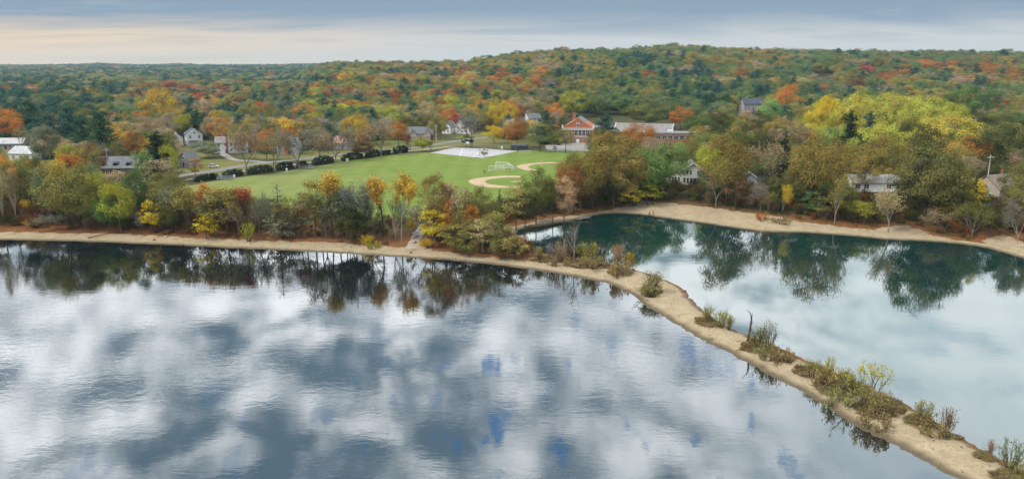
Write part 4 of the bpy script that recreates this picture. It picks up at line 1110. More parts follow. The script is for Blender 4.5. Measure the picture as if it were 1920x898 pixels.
utility_pole(2, 312, 9.5, 'pale utility pole in front of the low white ranch house', 15, PALEPOLE)

def car(px, py, deg, col, label, z=3.1):
    x, y = G(px, py, z)
    t = thing('parked_car', label, 'car', (x, y, z), math.radians(deg), 'cars parked near the houses')
    paint = plain('car_paint', col, 0.3, 0.05)
    prof = [(-2.2, 0.35), (2.2, 0.35), (2.25, 0.75), (1.3, 0.92), (-2.0, 0.98), (-2.25, 0.8)]
    cab = [(1.25, 0.9), (0.55, 1.42), (-1.2, 1.45), (-1.95, 0.96)]
    def ext(p, wd, mat, nm, par):
        m = MB(); n = len(p)
        m.add([(a, -wd, b) for a, b in p] + [(a, wd, b) for a, b in p], [tuple(range(n)), tuple(range(2 * n - 1, n - 1, -1))] + [(i, i + n, (i + 1) % n + n, (i + 1) % n) for i in range(n)])
        return m.obj(nm, mat, par)
    b = ext(prof, 0.88, paint, 'body', t); ext(cab, 0.74, GLASS, 'window', t); ext([(0.5, 1.43), (-1.15, 1.46), (-1.2, 1.5), (0.45, 1.48)], 0.7, paint, 'roof', t)
    for u in (-1.35, 1.4):
        for s in (-1, 1): MB().tube([(u, s * 0.72, 0.33), (u, s * 0.92, 0.33)], 0.33, 12).obj('wheel', DARKMETAL, t)
    for s in (-0.6, 0.6): MB().box((2.24, s, 0.7), (0.05, 0.35, 0.14)).obj('headlight', WHITE, t)
car(400, 314, 12, (0.7, 0.71, 0.72), 'white car parked on the lawn lane beside the grey cottage')
car(404, 288.5, 40, (0.6, 0.6, 0.62), 'silver-white car in front of the white saltbox house')
car(1040, 279, 80, (0.55, 0.56, 0.58), 'silver car in the school parking lot, nearest the wire fence')
car(1048, 272, 80, (0.03, 0.04, 0.06), 'dark car at the far side of the school parking lot')

# ------------------------------------------------------------------ people
SKIN = plain('skin', (0.42, 0.25, 0.18), 0.6, 0.05)
HAIR = plain('dark_hair', (0.03, 0.022, 0.018), 0.7, 0.1)
def person(px, py, deg, top, legs, label, h=1.72, stride=0.1, arm=0.06, z=None):
    x, y, zz_ = on_land(px, py) if z is None else (*G(px, py, z), z)
    k = h / 1.75
    J = {0: (0, 0, .95, .145), 1: (0, 0, 1.15, .135), 2: (0, 0, 1.36, .165), 3: (0, 0, 1.50, .06), 4: (0, -.015, 1.62, .095), 5: (0, -.02, 1.70, .085)}
    E = [(0, 1), (1, 2), (2, 3), (3, 4), (4, 5)]
    n = 6
    for s in (-1, 1):
        f = s * stride
        pts = [(s * .10, 0, .88, .095), (s * .11, -f * .6, .50, .065), (s * .11, -f * 1.3 + (0.04 if f < 0 else 0), .09, .045), (s * .12, -f * 1.3 - .14, .035, .038)]
        prev = 0
        for p in pts: J[n] = p; E.append((prev, n)); prev = n; n += 1
        pts = [(s * .20, 0, 1.42, .062), (s * .26, arm * s + f * .3, 1.14, .046), (s * .27, arm * s + f * .8 - .05, .90, .036), (s * .27, arm * s + f * .8 - .08, .80, .03)]
        prev = 2
        for p in pts: J[n] = p; E.append((prev, n)); prev = n; n += 1
    me = bpy.data.meshes.new('person'); me.from_pydata([J[i][:3] for i in range(n)], E, [])
    o = bpy.data.objects.new('tmp', me); link(o)
    sk = o.modifiers.new('skin', 'SKIN'); o.modifiers.new('sub', 'SUBSURF').levels = 1
    for i in range(n): me.skin_vertices[0].data[i].radius = (J[i][3], J[i][3] * (0.8 if i in (1, 2) else 1.0))
    me.skin_vertices[0].data[0].use_root = True
    dg = bpy.context.evaluated_depsgraph_get(); body = bpy.data.meshes.new_from_object(o.evaluated_get(dg))
    bpy.data.objects.remove(o)
    body.materials.clear()
    for m_ in (top, legs, SKIN, DARKMETAL): body.materials.append(m_)
    for p in body.polygons:
        c = p.center
        p.material_index = 2 if c.z > 1.49 or (abs(c.x) > .2 and c.z < .86) else 3 if c.z < .09 else 0 if c.z > .93 or abs(c.x) > 0.2 else 1
        p.use_smooth = True
    t = thing('person', label, 'person', (x, y, zz_), math.radians(deg)); t.scale = (k, k, k)
    link(bpy.data.objects.new('body', body), t)
    hm_ = MB(); rings = []
    for a in np.linspace(0.05, 1.75, 6): hm_.tube([(0, 0.0, 1.66), (0, 0, 1.66)], 0.001, 3) if False else None
    vs, fs, nn = [], [], 10
    for i, a in enumerate(np.linspace(0.02, 1.6, 6)):
        for j in range(nn): vs.append((0.108 * math.sin(a) * math.cos(2 * math.pi * j / nn), 0.015 + 0.115 * math.sin(a) * math.sin(2 * math.pi * j / nn), 1.665 + 0.125 * math.cos(a)))
    for i in range(5):
        for j in range(nn): fs.append((i * nn + j, (i + 1) * nn + j, (i + 1) * nn + (j + 1) % nn, i * nn + (j + 1) % nn))
    fs.append(tuple(range(nn - 1, -1, -1)))
    hm_.add(vs, fs).obj('hair', HAIR, t, True)
cloth = lambda n_, c: plain(n_, c, 0.9, 0.15, 6)
BLUEJ, PINKJ, BLACKJ, GREYJ, JEANS, DARKP = cloth('blue_jacket', (0.05, 0.12, 0.22)), cloth('salmon_jacket', (0.5, 0.17, 0.13)), cloth('black_jacket', (0.015, 0.016, 0.02)), cloth('grey_jacket', (0.09, 0.10, 0.13)), cloth('denim', (0.05, 0.08, 0.16)), cloth('dark_trousers', (0.03, 0.03, 0.035))
person(908.5, 326.5, 60, BLACKJ, DARKP, 'person in black standing alone on the sports field', 1.8, 0.12, z=3.03)
person(1218, 403, 170, BLUEJ, JEANS, 'person in blue jacket standing by the cove water', 1.75, 0.05)
person(1225, 402, 190, PINKJ, DARKP, 'person in salmon jacket standing by the cove water', 1.68, 0.05)
person(1213.5, 386.5, 20, GREYJ, DARKP, 'person in dark grey at the top of the sand beside the black-clad walker', 1.75, 0.12)
person(1224, 385.5, 340, BLACKJ, GREYJ, 'person in black jacket walking at the top of the sand', 1.8, 0.15)

# ------------------------------------------------------------------ rocks, driftwood, boat
def rock(px, py, sx, sy, sz, label, mat=ROCK, grp='rocks by the gravel path'):
    x, y, z = on_land(px, py)
    n = 12; vs = []; fs = []
    ph = rng.uniform(0, 6.28, 6)
    for i in range(7):
        a = math.pi * i / 6
        for j in range(n):
            b = 2 * math.pi * j / n
            d = 1 + 0.16 * math.sin(2 * b + ph[0] + a) + 0.10 * math.sin(3 * b + ph[1]) * math.sin(2 * a + ph[2]) + rng.normal(0, 0.04)
            vs.append((sx / 2 * math.sin(a) * math.cos(b) * d, sy / 2 * math.sin(a) * math.sin(b) * d, sz * (0.42 + 0.5 * math.cos(a) * d)))
    for i in range(6):
        for j in range(n): fs.append((i * n + j, (i + 1) * n + j, (i + 1) * n + (j + 1) % n, i * n + (j + 1) % n))
    o = MB().add(vs, fs).obj('rock', mat, None)
    o.location = (x, y, z - 0.08 * sz); o.rotation_euler = (0, 0, rng.uniform(0, 6))
    tag(o, label, 'rock', grp)
rock(778, 441, 2.2, 1.4, 0.9, 'pale boulder highest up beside the gravel path')
rock(781, 445, 2.6, 1.5, 0.8, 'broad flat pale boulder in the middle of the path rocks')
rock(776, 449, 1.6, 1.2, 0.7, 'dark-sided boulder below the broad flat one')
rock(777, 456, 1.7, 1.1, 0.8, 'pale boulder at the foot of the path above the beach')
DROCK = plain('dark_stone', (0.09, 0.075, 0.06), 0.9, 0.3)
rock(770, 473, 1.1, 0.7, 0.4, 'dark stone on the sand below the gravel path', DROCK, 'dark stones on the beach')
rock(289, 450, 1.1, 0.6, 0.35, 'dark stone on the beach below the small yellow tree', DROCK, 'dark stones on the beach')
rock(342, 457.5, 1.3, 0.6, 0.35, 'dark stone at the water edge below the blue-grey thicket', DROCK, 'dark stones on the beach')
rock(311, 444.5, 1.5, 0.8, 0.5, 'pale stone where the leaf litter meets the beach', ROCK, 'dark stones on the beach')
rock(1190, 503, 0.8, 0.6, 0.4, 'dark stone at the cove edge of the sand spit', DROCK, 'dark stones on the beach')
rock(1284, 546, 0.8, 0.5, 0.3, 'small dark stone on the cove side edge of the widest sand', DROCK, 'dark stones on the beach')

def driftwood(px, py, deg, L, label, mat, lift=0.4, nb=14):
    x, y, z = on_land(px, py)
    t = thing('fallen_branch', label, 'fallen branch', (x, y, z + 0.1), math.radians(deg))
    MB().tube([(-L / 2, 0, 0.15), (-L * .2, .1, .25), (L * .1, -.1, .35), (L / 2, 0, .6)], [0.22, 0.18, 0.13, 0.04], 6).obj('stem', mat, t)
    m = MB()
    for i in range(nb):
        u = rng.uniform(-0.3, 0.5) * L; a = rng.uniform(-1.2, 1.2); l = rng.uniform(0.12, 0.32) * L
        p0 = Vector((u, 0, 0.3)); p1 = p0 + Vector((math.cos(a) * l * 0.7, math.sin(a) * l, lift * rng.uniform(0.0, 1.5)))
        m.tube([p0, (p0 + p1) / 2 + Vector((0, 0, 0.15)), p1], [0.07, 0.05, 0.025], 4)
    m.obj('twigs', mat, t)
driftwood(1082, 411, 12, 7.5, 'bleached fallen tree lying over the cove edge', plain('bleached_wood', (0.40, 0.35, 0.28), 0.9, 0.2), 0.9, 22)
driftwood(184, 444, 50, 5.5, 'reddish fallen branch lying across the sandy shore', plain('reddish_wood', (0.28, 0.10, 0.07), 0.9, 0.2), 0.5, 12)
driftwood(1000, 423, 20, 6.0, 'grey fallen limb leaning from the bank at the cove head', WOODGREY, 0.6, 14)

x, y, z = on_land(1708, 409)
t = thing('rowing_boat', 'pale overturned rowing boat under the dark shore trees', 'boat', (x, y, z), math.radians(8))
vs, fs, n = [], [], 9
for i, u in enumerate(np.linspace(-1, 1, 13)):
    w_ = 0.75 * (1 - abs(u) ** 3.0) + 0.03; hh = 0.62 * (1 - 0.35 * abs(u) ** 4)
    for j in range(n):
        a = math.pi * j / (n - 1); vs.append((u * 2.4, -w_ * math.cos(a), hh * math.sin(a) ** 0.7 + 0.02))
for i in range(12):
    for j in range(n - 1): fs.append((i * n + j, (i + 1) * n + j, (i + 1) * n + j + 1, i * n + j + 1))
MB().add(vs, fs).obj('hull', OFFWHITE, t, True); MB().box((0, 0, 0.65), (4.0, 0.07, 0.09)).obj('keel', WOODGREY, t)

pv_, pf_ = [], []
cand = []
for pp, n_ in ((sand_l, 2600), (sand_r, 1800)):
    lo, hi = pp.min(0), pp.max(0)
    q = np.stack([rng.uniform(max(lo[0], -200), min(hi[0], 230), n_ * 9), rng.uniform(max(lo[1], 75), min(hi[1], 330), n_ * 9)], 1)
    q = q[(sdist(q, pp) > 0.2)][:n_]; cand.append(q)
cand = np.vstack(cand); cs = shore(cand); cz = terrain(cand[:, 0], cand[:, 1], cs)
kk_ = (cs > 0.2) & (rng.random(len(cand)) < np.where(cs < 1.6, 0.9, 0.35))
OCT = np.array([(1, 0, 0), (0, 1, 0), (-1, 0, 0), (0, -1, 0), (0, 0, 1), (0, 0, -1)], float)
OF = np.array([(0, 1, 4), (1, 2, 4), (2, 3, 4), (3, 0, 4), (1, 0, 5), (2, 1, 5), (3, 2, 5), (0, 3, 5)])
V_, F_ = [], []
for (a, b), c in zip(cand[kk_], cz[kk_]):
    s_ = 0.07 + 0.2 * rng.random() ** 3
    F_.append(OF + 6 * len(V_)); V_.append(OCT * rng.uniform(0.6, 1.2, (6, 3)) * s_ * np.array([1, 1, 0.6]) + np.array([a, b, c + 0.02]))
tag(link(bpy.data.objects.new('pebbles', np_mesh('pebbles', np.vstack(V_), np.vstack(F_), plain('pebble_stone', (0.16, 0.13, 0.10), 0.9, 0.5, 0.9), True))), kind='stuff')
# ------------------------------------------------------------------ trees placed one by one
# (x, top row, foot row, width in pixels, shape, colour, label)
PALEBARK, GREYBARK, DARKBARK = (0.30, 0.275, 0.23), (0.17, 0.15, 0.125), (0.05, 0.042, 0.036)
HAND = [
 # western shore
 (8, 303, 424, 40, 'thin', 'tanlime', 'slender pale tree nearly bare, beside the shore lane below the ranch house'),
 (32, 316, 420, 36, 'thin', 'tan', 'slim tan tree with bare twigs between the pale bare tree and the olive dome'),
 (65, 291, 412, 54, 'oak', 'olive', 'olive dome-crowned tree below the white long-roofed house'),
 (62, 353, 408, 30, 'small', 'yellow', 'small bright yellow tree under the olive dome-crowned tree'),
 (88, 318, 418, 46, 'open', 'greygreen', 'loose grey-green tree behind the small bright yellow one'),
 (130, 309, 430, 88, 'oak', 'oliveyellow', 'broad olive-gold shore tree with orange-tinged top below the brick house'),
 (120, 306, 415, 50, 'topped', 'gold', 'golden-orange topped tree poking above the broad olive-gold tree'),
 (162, 345, 431, 52, 'oak', 'olive', 'rounded olive tree between the olive-gold and the yellow-green shore trees'),
 (186, 322, 424, 40, 'oak', 'yellowgreen', 'yellow-green tree in front of the maroon-brown tree'),
 (227, 343, 436, 62, 'oak', 'yellowgreen', 'large rounded yellow-green tree at the shore below the dormered brick house'),
 (205, 370, 436, 44, 'oak', 'green', 'low dark green tree hugging the large yellow-green one'),
 (287, 376, 436, 44, 'small', 'yellow', 'bright yellow rounded tree at the head of the western beach'),
 (262, 318, 420, 46, 'oak', 'green', 'green rounded tree under the tall green column tree'),
 (272, 279, 350, 32, 'column', 'lightgreen', 'tall narrow green column tree beside the brick house'),
 (304, 352, 430, 44, 'open', 'olive', 'loose olive tree behind the bright yellow rounded tree'),
 (329, 349, 434, 40, 'bare', 'bluegrey', 'blue-grey leafless tree at the corner of the sports field'),
 (322, 380, 437, 46, 'oak', 'darkolive', 'low dark green tree under the blue-grey leafless one'),
 (354, 352, 436, 42, 'open', 'oliveyellow', 'loose olive-yellow tree next to the blue-grey leafless tree'),
 (391, 347, 436, 30, 'topped', 'orange', 'slender orange-topped tree by the near corner of the field'),
 (387, 402, 447, 36, 'small', 'yellow', 'small bright yellow tree standing out at the edge of the sand'),
 (427, 354, 440, 58, 'open', 'oliveyellow', 'spreading olive-yellow tree between the orange-topped and red-topped trees'),
 (408, 372, 440, 40, 'open', 'greygreen', 'loose grey-green tree right behind the small yellow tree on the sand'),
 (465, 356, 441, 30, 'topped', 'red', 'red-topped slender tree at the shore below the field'),
 (448, 372, 443, 44, 'bare', 'tan', 'tan leafless tree just before the red-topped one'),
 (487, 361, 443, 38, 'bare', 'greygreen', 'grey-green leafless tree before the dark conical tree'),
 (525, 343, 446, 50, 'larch', 'greygreen', 'dull dark conical tree standing before the open field'),
 (508, 380, 445, 36, 'bare', 'grey', 'short grey leafless tree in front of the dull conical tree'),
 (548, 392, 446, 36, 'bare', 'tan', 'short tan leafless tree just past the dull conical tree'),
 (565, 386, 447, 26, 'topped', 'rust', 'small rust-orange topped tree past the dull conical tree'),
 (592, 337, 446, 46, 'open', 'bronze', 'tall bronze-brown tree beginning the middle shore clump'),
 (625, 328, 448, 34, 'topped', 'gold', 'golden-brown topped tree in the middle shore clump'),
 (612, 365, 448, 48, 'bare', 'greygreen', 'grey-green leafless tree under the bronze-brown and golden-brown tops'),
 (650, 341, 450, 50, 'bare', 'greygreen', 'broad grey-green leafless tree in the middle shore clump'),
 (679, 336, 450, 48, 'bare', 'bluegrey', 'tall blue-grey leafless tree in the middle shore clump'),
 (662, 405, 451, 44, 'open', 'darkolive', 'dark low tree at the foot of the blue-grey leafless tree'),
 (700, 402, 450, 38, 'open', 'darkolive', 'dark low tree below the first golden-topped field-edge tree'),
 (718, 333, 446, 34, 'topped', 'gold', 'golden-topped tree with bare dark stem in front of the field'),
 (753, 329, 453, 36, 'topped', 'gold', 'golden-topped pale-stemmed tree at the gap beside the gravel path'),
 (741, 372, 452, 38, 'thin', 'greygreen', 'thin pale-trunked tree between the two golden-topped trees'),
 (771, 397, 441, 17, 'small', 'yellow', 'small yellow tree right beside the gravel path'),
 (814, 328, 458, 48, 'tall', 'bronze', 'tall bronze tree just past the gravel path'),
 (800, 380, 456, 36, 'bare', 'grey', 'grey leafless tree at the foot of the tall bronze one by the path'),
 (812, 392, 464, 38, 'open', 'yellow', 'loose yellow tree in front of the tall bronze tree'),
 (837, 376, 462, 24, 'tall', 'orange', 'narrow orange tree behind the loose yellow tree'),
 (848, 348, 452, 48, 'open', 'tan', 'loose tan tree behind the narrow orange tree'),
 (884, 384, 462, 26, 'tall', 'orange', 'narrow red-orange tree in the shore thicket near the spit'),
 (866, 392, 468, 44, 'thin', 'oliveyellow', 'thin olive-yellow tree between the two narrow orange trees'),
 (900, 349, 448, 54, 'oak', 'olive', 'rounded olive tree on the field side of the shore thicket'),
 (937, 353, 440, 20, 'spruce', 'green', 'small green spruce among the olive trees near the infield'),
 (930, 398, 468, 46, 'open', 'oliveyellow', 'loose olive-yellow tree near the head of the spit'),
 (905, 412, 474, 46, 'open', 'tanlime', 'pale tan-lime thicket tree above the spit beach'),
 (850, 420, 474, 44, 'open', 'oliveyellow', 'low olive-yellow tree at the beach before the spit'),
 (880, 440, 480, 40, 'small', 'olive', 'low olive bushy tree at the top of the beach before the spit'),
 (968, 348, 432, 52, 'open', 'oliveyellow', 'loose golden-olive tree above the head of the cove'),
 (1005, 318, 420, 66, 'oak', 'olive', 'large dark olive tree beside the near infield'),
 (985, 366, 428, 50, 'oak', 'darkolive', 'dark rounded tree under the large olive one by the infield'),
 (1036, 340, 418, 50, 'oak', 'darkolive', 'dark tree between the large olive and the peach-coloured tree'),
 (1057, 332, 420, 40, 'tall', 'peach', 'peach-coloured tree above the cove'),
 (1060, 305, 402, 46, 'oak', 'rust', 'rust-brown tree behind the peach-coloured one'),
 (966, 443, 487, 50, 'small', 'oliveyellow', 'olive-yellow bushy tree where the spit begins'),
 (940, 448, 484, 40, 'small', 'olive', 'olive bushy tree next to the one where the spit begins'),
 (983, 440, 474, 30, 'small', 'rust', 'rust-red bush-like tree at the tip of the cove'),
 (575, 362, 446, 40, 'open', 'greygreen', 'loose grey-green tree leading into the middle shore clump'),
 (604, 352, 446, 40, 'open', 'olive', 'loose olive tree between bronze-brown and golden-brown tops of the clump'),
 (637, 352, 447, 44, 'open', 'greygreen', 'loose grey-green tree just past the golden-brown top of the clump'),
 (668, 350, 447, 42, 'open', 'greygreen', 'loose grey-green tree beside the tall blue-grey leafless one'),
 (696, 362, 447, 36, 'bare', 'greygreen', 'short grey-green leafless tree before the first golden-topped tree'),
 (655, 390, 452, 46, 'oak', 'darkolive', 'dark rounded low tree at the foot of the middle shore clump'),
 (540, 372, 446, 36, 'open', 'olive', 'loose olive tree right behind the dull conical tree'),
 # northern wood between cove and school
 (1089, 288, 396, 66, 'oak', 'bronze', 'gold-bronze tree at the corner where field meets cove wood'),
 (1150, 253, 380, 112, 'mound', 'bronze', 'very broad gold-bronze oak in front of the brick school'),
 (1118, 300, 388, 56, 'bare', 'tan', 'tan leafless tree under the very broad gold-bronze oak'),
 (1165, 306, 384, 60, 'oak', 'oliveyellow', 'olive-gold tree in front of the very broad bronze oak'),
 (1112, 344, 394, 50, 'open', 'brown', 'brown low tree at the cove bank below the bronze oaks'),
 (1150, 340, 391, 52, 'open', 'darkolive', 'dark low tree at the cove bank below the olive-gold one'),
 (1210, 277, 378, 74, 'oak', 'lightgreen', 'fresh light green tree nearest the small beach'),
 (1264, 267, 356, 56, 'oak', 'lightgreen', 'fresh light green tree close beside the pale green-grey cove house'),
 (1232, 305, 374, 44, 'oak', 'green', 'mid green tree between the two fresh light green trees'),
 (1180, 350, 388, 44, 'small', 'yellow', 'low golden-yellow tree at the back of the small beach'),
 (1212, 342, 384, 46, 'small', 'yellowgreen', 'low yellow-green tree beside the golden-yellow one at the small beach'),
 (1135, 211, 279, 56, 'pine', 'bluepine', 'dark blue-green pine standing before the brick school'),
 (1198, 231, 286, 58, 'oak', 'orange', 'orange-tinged tree in front of the school gym roof'),
 (1228, 259, 300, 70, 'oak', 'tan', 'tan-brown tree in front of the flat-roofed school wing'),
 (1060, 242, 287, 34, 'open', 'oliveyellow', 'loose yellow-olive tree in front of the school gable'),
 (1041, 246, 286, 30, 'open', 'olive', 'loose olive tree at the parking lot edge before the school'),
 (1012, 231, 284, 58, 'open', 'olive', 'spreading olive tree between the shed and the school'),
 (1024, 204, 270, 50, 'pine', 'pine', 'dark green pine behind the parking lot'),
 (1335, 264, 345, 50, 'oak', 'yellowgreen', 'yellow-green tree behind the pale green-grey cove house'),
 (1362, 254, 388, 80, 'oak', 'bronze', 'broad bronze-gold dome tree past the cove house'),
 (1342, 318, 390, 46, 'bare', 'tan', 'tan leafless tree beside the pale green-grey cove house'),
 (1378, 330, 394, 46, 'open', 'brown', 'brown open tree hiding the blue-grey cottage side'),
 (1430, 262, 372, 54, 'bare', 'tan', 'tan leafless tree before the black-green spruce'),
 (1425, 340, 398, 44, 'bare', 'grey', 'grey leafless tree in front of the blue-grey cottage'),
 (1465, 247, 366, 48, 'spruce', 'spruce', 'tall black-green spruce among the shore trees'),
 (1527, 249, 398, 88, 'oak', 'bronze', 'big bronze-green oak just past the black-green spruce'),
 (1500, 300, 398, 54, 'oak', 'olive', 'olive tree leaning against the big bronze-green oak'),
 (1467, 345, 404, 26, 'thin', 'yellow', 'thin yellow tree under the black-green spruce'),
 (1440, 358, 402, 24, 'thin', 'oliveyellow', 'thin olive-yellow tree near the blue-grey cottage shore'),
 (1587, 203, 322, 58, 'pine', 'spruce', 'very dark tall pine behind the long white shore house'),
 (1565, 321, 420, 44, 'thin', 'oliveyellow', 'pale-trunked yellowish tree just before the long white shore house'),
 (1545, 370, 412, 46, 'open', 'olive', 'low olive tree at the beach before the long white house'),
 (1602, 378, 420, 46, 'open', 'yellowgreen', 'low yellow-green tree below the long white house'),
 (1640, 233, 335, 84, 'mound', 'lime', 'bright lime tree directly behind the long white house'),
 (1656, 254, 352, 82, 'oak', 'bronze', 'bronze dome tree rising over the long white house roof'),
 (1618, 290, 374, 44, 'open', 'bronze', 'smaller bronze tree leaning over the end of the long white house'),
 (1665, 350, 434, 62, 'bare', 'tanlime', 'sycamore with pale trunk and bare limbs on the beach'),
 (1735, 274, 424, 96, 'oak', 'olive', 'massive olive-green shore oak past the long white house'),
 (1700, 300, 410, 60, 'oak', 'darkolive', 'dark olive tree crowding the massive shore oak'),
 (1765, 300, 420, 66, 'oak', 'olive', 'rounded olive tree beyond the massive shore oak'),
 (1793, 312, 420, 52, 'oak', 'olive', 'olive tree next to the loose yellow shore tree'),
 (1817, 335, 424, 42, 'open', 'yellow', 'loose yellow tree in front of the tan-roofed shore house'),
 (1782, 378, 424, 46, 'small', 'yellow', 'low yellow tree in front of the olive shore oaks'),
 (1822, 380, 446, 70, 'bare', 'olive', 'broad low olive-grey thicket tree at the beach'),
 (1770, 390, 438, 56, 'bare', 'tan', 'broad low tan thicket tree at the beach'),
 (1858, 385, 442, 40, 'oak', 'darkolive', 'dark green low tree beneath the tan-roofed house'),
 (1907, 368, 458, 40, 'bare', 'grey', 'leaning pale-trunked bare tree at the east end of the beach'),
 (1906, 305, 405, 56, 'oak', 'olive', 'olive tree overlapping the end of the tan-roofed house'),
 (1712, 230, 330, 84, 'oak', 'darkolive', 'very dark olive tree below the yellow mound-shaped tree'),
 (1768, 214, 320, 124, 'mound', 'palegold', 'huge yellow mound-shaped tree behind the dark olive one'),
 (1758, 254, 310, 28, 'spruce', 'bluespruce', 'small blue spruce below the huge yellow mound'),
 (1808, 257, 340, 66, 'oak', 'orange', 'bright orange tree above the tan-roofed shore house'),
 (1884, 231, 345, 104, 'mound', 'darkolive', 'huge dark olive oak behind the tan-roofed shore house'),
 (1700, 288, 350, 60, 'bare', 'grey', 'grey leafless tree below the very dark olive one'),
 (1545, 180, 285, 62, 'mound', 'yellow', 'golden-yellow tree at the town end of the lime grove'),
 (1600, 176, 290, 76, 'mound', 'lime', 'lime tree second along the grove from its golden end'),
 (1660, 174, 280, 90, 'mound', 'lime', 'largest lime tree at the middle of the lime grove'),
 (1722, 180, 270, 84, 'mound', 'lime', 'lime tree beyond the middle of the lime grove'),
 (1775, 190, 262, 64, 'mound', 'yellowgreen', 'yellow-green tree ending the lime grove'),
 (1560, 235, 320, 56, 'mound', 'lightgreen', 'light green tree beneath the lime grove beside the dark tall pine'),
 (1625, 205, 300, 44, 'pine', 'bluepine', 'blue-green pine set into the front of the lime grove'),
 # town and street
 (13, 203, 272, 60, 'oak', 'orange', 'fiery orange tree behind the low white ranch house'),
 (40, 236, 285, 24, 'bare', 'tanlime', 'slim pale bare tree beside the fiery orange one'),
 (87, 236, 312, 52, 'oak', 'greygreen', 'grey-olive dome tree next to the white long-roofed house'),
 (62, 184, 262, 60, 'pine', 'pine', 'tall pine rising behind the white long-roofed house'),
 (100, 208, 290, 58, 'pine', 'bluepine', 'blue-green pine in the middle of the pine stand'),
 (135, 190, 285, 62, 'pine', 'bluepine', 'broad blue-green pine at the heart of the pine stand'),
 (160, 214, 296, 54, 'pine', 'pine', 'dark pine between the stand and the largest pine'),
 (194, 199, 308, 68, 'pine', 'pine', 'largest dark green pine, standing just behind the brick house'),
 (177, 269, 336, 44, 'oak', 'maroon', 'maroon-brown rounded tree beside the pale utility pole'),
 (132, 271, 330, 44, 'oak', 'yellowgreen', 'yellow-green tree behind the broad olive-gold shore tree'),
 (300, 244, 340, 70, 'pine', 'spruce', 'bulky black-green evergreen before the white farmhouse'),
 (322, 272, 342, 34, 'oak', 'yellowgreen', 'yellow-green tree leaning on the black-green evergreen'),
 (258, 248, 312, 40, 'oak', 'rust', 'rust-coloured tree behind the tall green column tree'),
 (308, 166, 250, 68, 'mound', 'gold', 'large golden dome tree behind the farmhouse pines'),
 (345, 214, 262, 40, 'oak', 'yellowgreen', 'green-gold tree behind the white barn wing'),
 (372, 204, 262, 44, 'pine', 'pine', 'dark pine directly behind the white farmhouse'),
 (398, 220, 268, 34, 'oak', 'tan', 'tan tree between the farmhouse and the saltbox house'),
 (414, 221, 282, 36, 'open', 'orange', 'orange tree beside the white saltbox house'),
 (448, 233, 285, 32, 'oak', 'oliveyellow', 'olive-gold tree behind the white saltbox house'),
 (368, 296, 338, 26, 'open', 'orange', 'small orange tree in front of the grey cottage'),
 (500, 242, 300, 42, 'oak', 'orange', 'deep orange tree on the street between saltbox and chimney house'),
 (463, 236, 330, 58, 'bare', 'tan', 'tall bare street tree at the gap past the first bleacher'),
 (514, 244, 322, 70, 'bare', 'tan', 'spreading bare street tree by the fourth hedge'),
 (560, 238, 316, 68, 'bare', 'grey', 'grey bare street tree behind the second bleacher'),
 (600, 246, 308, 68, 'bare', 'tan', 'tan bare street tree behind the tall hedge'),
 (630, 236, 303, 64, 'bare', 'grey', 'grey bare street tree beside the faded pink roof'),
 (678, 258, 297, 44, 'oak', 'brown', 'brownish low tree behind the rounded hedge'),
 (715, 228, 292, 60, 'bare', 'tan', 'tan bare street tree beside the smallest hedge'),
 (672, 213, 286, 56, 'mound', 'gold', 'golden tree above the faded pink roof house'),
 (748, 228, 275, 36, 'oak', 'orange', 'orange tree at the end of the long pinkish house'),
 (770, 250, 287, 20, 'thin', 'brown', 'thin brown street tree at the last hedge'),
 (791, 257, 285, 30, 'oak', 'yellowgreen', 'small yellow-green street tree in front of the long pinkish house'),
 (808, 262, 284, 20, 'thin', 'olive', 'thin olive street tree beside the pale ball court'),
 (826, 214, 262, 36, 'oak', 'oliveyellow', 'olive-gold tree behind the utility pole by the pinkish house'),
 (885, 211, 274, 62, 'bare', 'grey', 'wide grey bare tree behind the ball court'),
 (876, 252, 276, 24, 'small', 'spruce', 'round black-green clipped bush-like tree behind the white backboard'),
 (927, 236, 270, 36, 'oak', 'yellow', 'yellow rounded tree behind the court fence'),
 (908, 277.5, 295, 14, 'small', 'oliveyellow', 'tiny round olive tree on the near edge of the ball court'),
 (970, 222, 278, 40, 'oak', 'rust', 'rust-orange tree behind the dark green shed'),
 (942, 188, 250, 50, 'mound', 'yellow', 'bright yellow tree beyond the court and the grey bare tree'),
 (1077, 170, 225, 56, 'mound', 'yellowgreen', 'large yellow-green tree behind the brick school'),
 (1215, 194, 240, 84, 'mound', 'olive', 'wide olive tree behind the school gym roof'),
 (1276, 200, 244, 42, 'oak', 'orange', 'orange tree behind the flat-roofed school wing'),
 (1312, 212, 262, 56, 'oak', 'green', 'green tree at the end of the flat-roofed school wing'),
 (1440, 186, 240, 44, 'oak', 'lightgreen', 'light green tree beside the mauve-grey colonial house'),
 (1472, 158, 225, 44, 'oak', 'orange', 'orange-topped tree uphill of the colonial house'),
 (1822, 160, 235, 84, 'mound', 'green', 'wide green tree past lime grove'),
 (1850, 158, 230, 44, 'bare', 'grey', 'grey bare tree beyond the lime grove beside the wide green tree'),
 (1605, 148, 200, 54, 'oak', 'brown', 'brown dome tree above the golden end of the lime grove'),
]
BARKS = {'thin': (0.21, 0.19, 0.155), 'bare': GREYBARK, 'topped': DARKBARK, 'small': (0.09, 0.07, 0.055), 'pine': (0.08, 0.058, 0.045), 'spruce': (0.06, 0.045, 0.036)}
FORM = {'oak': 'round-crowned', 'tall': 'tall-crowned', 'mound': 'wide-crowned', 'open': 'open-crowned', 'thin': 'thin', 'bare': 'bare', 'topped': 'top-heavy', 'pine': 'pine', 'spruce': 'spruce', 'column': 'column', 'small': 'small'}
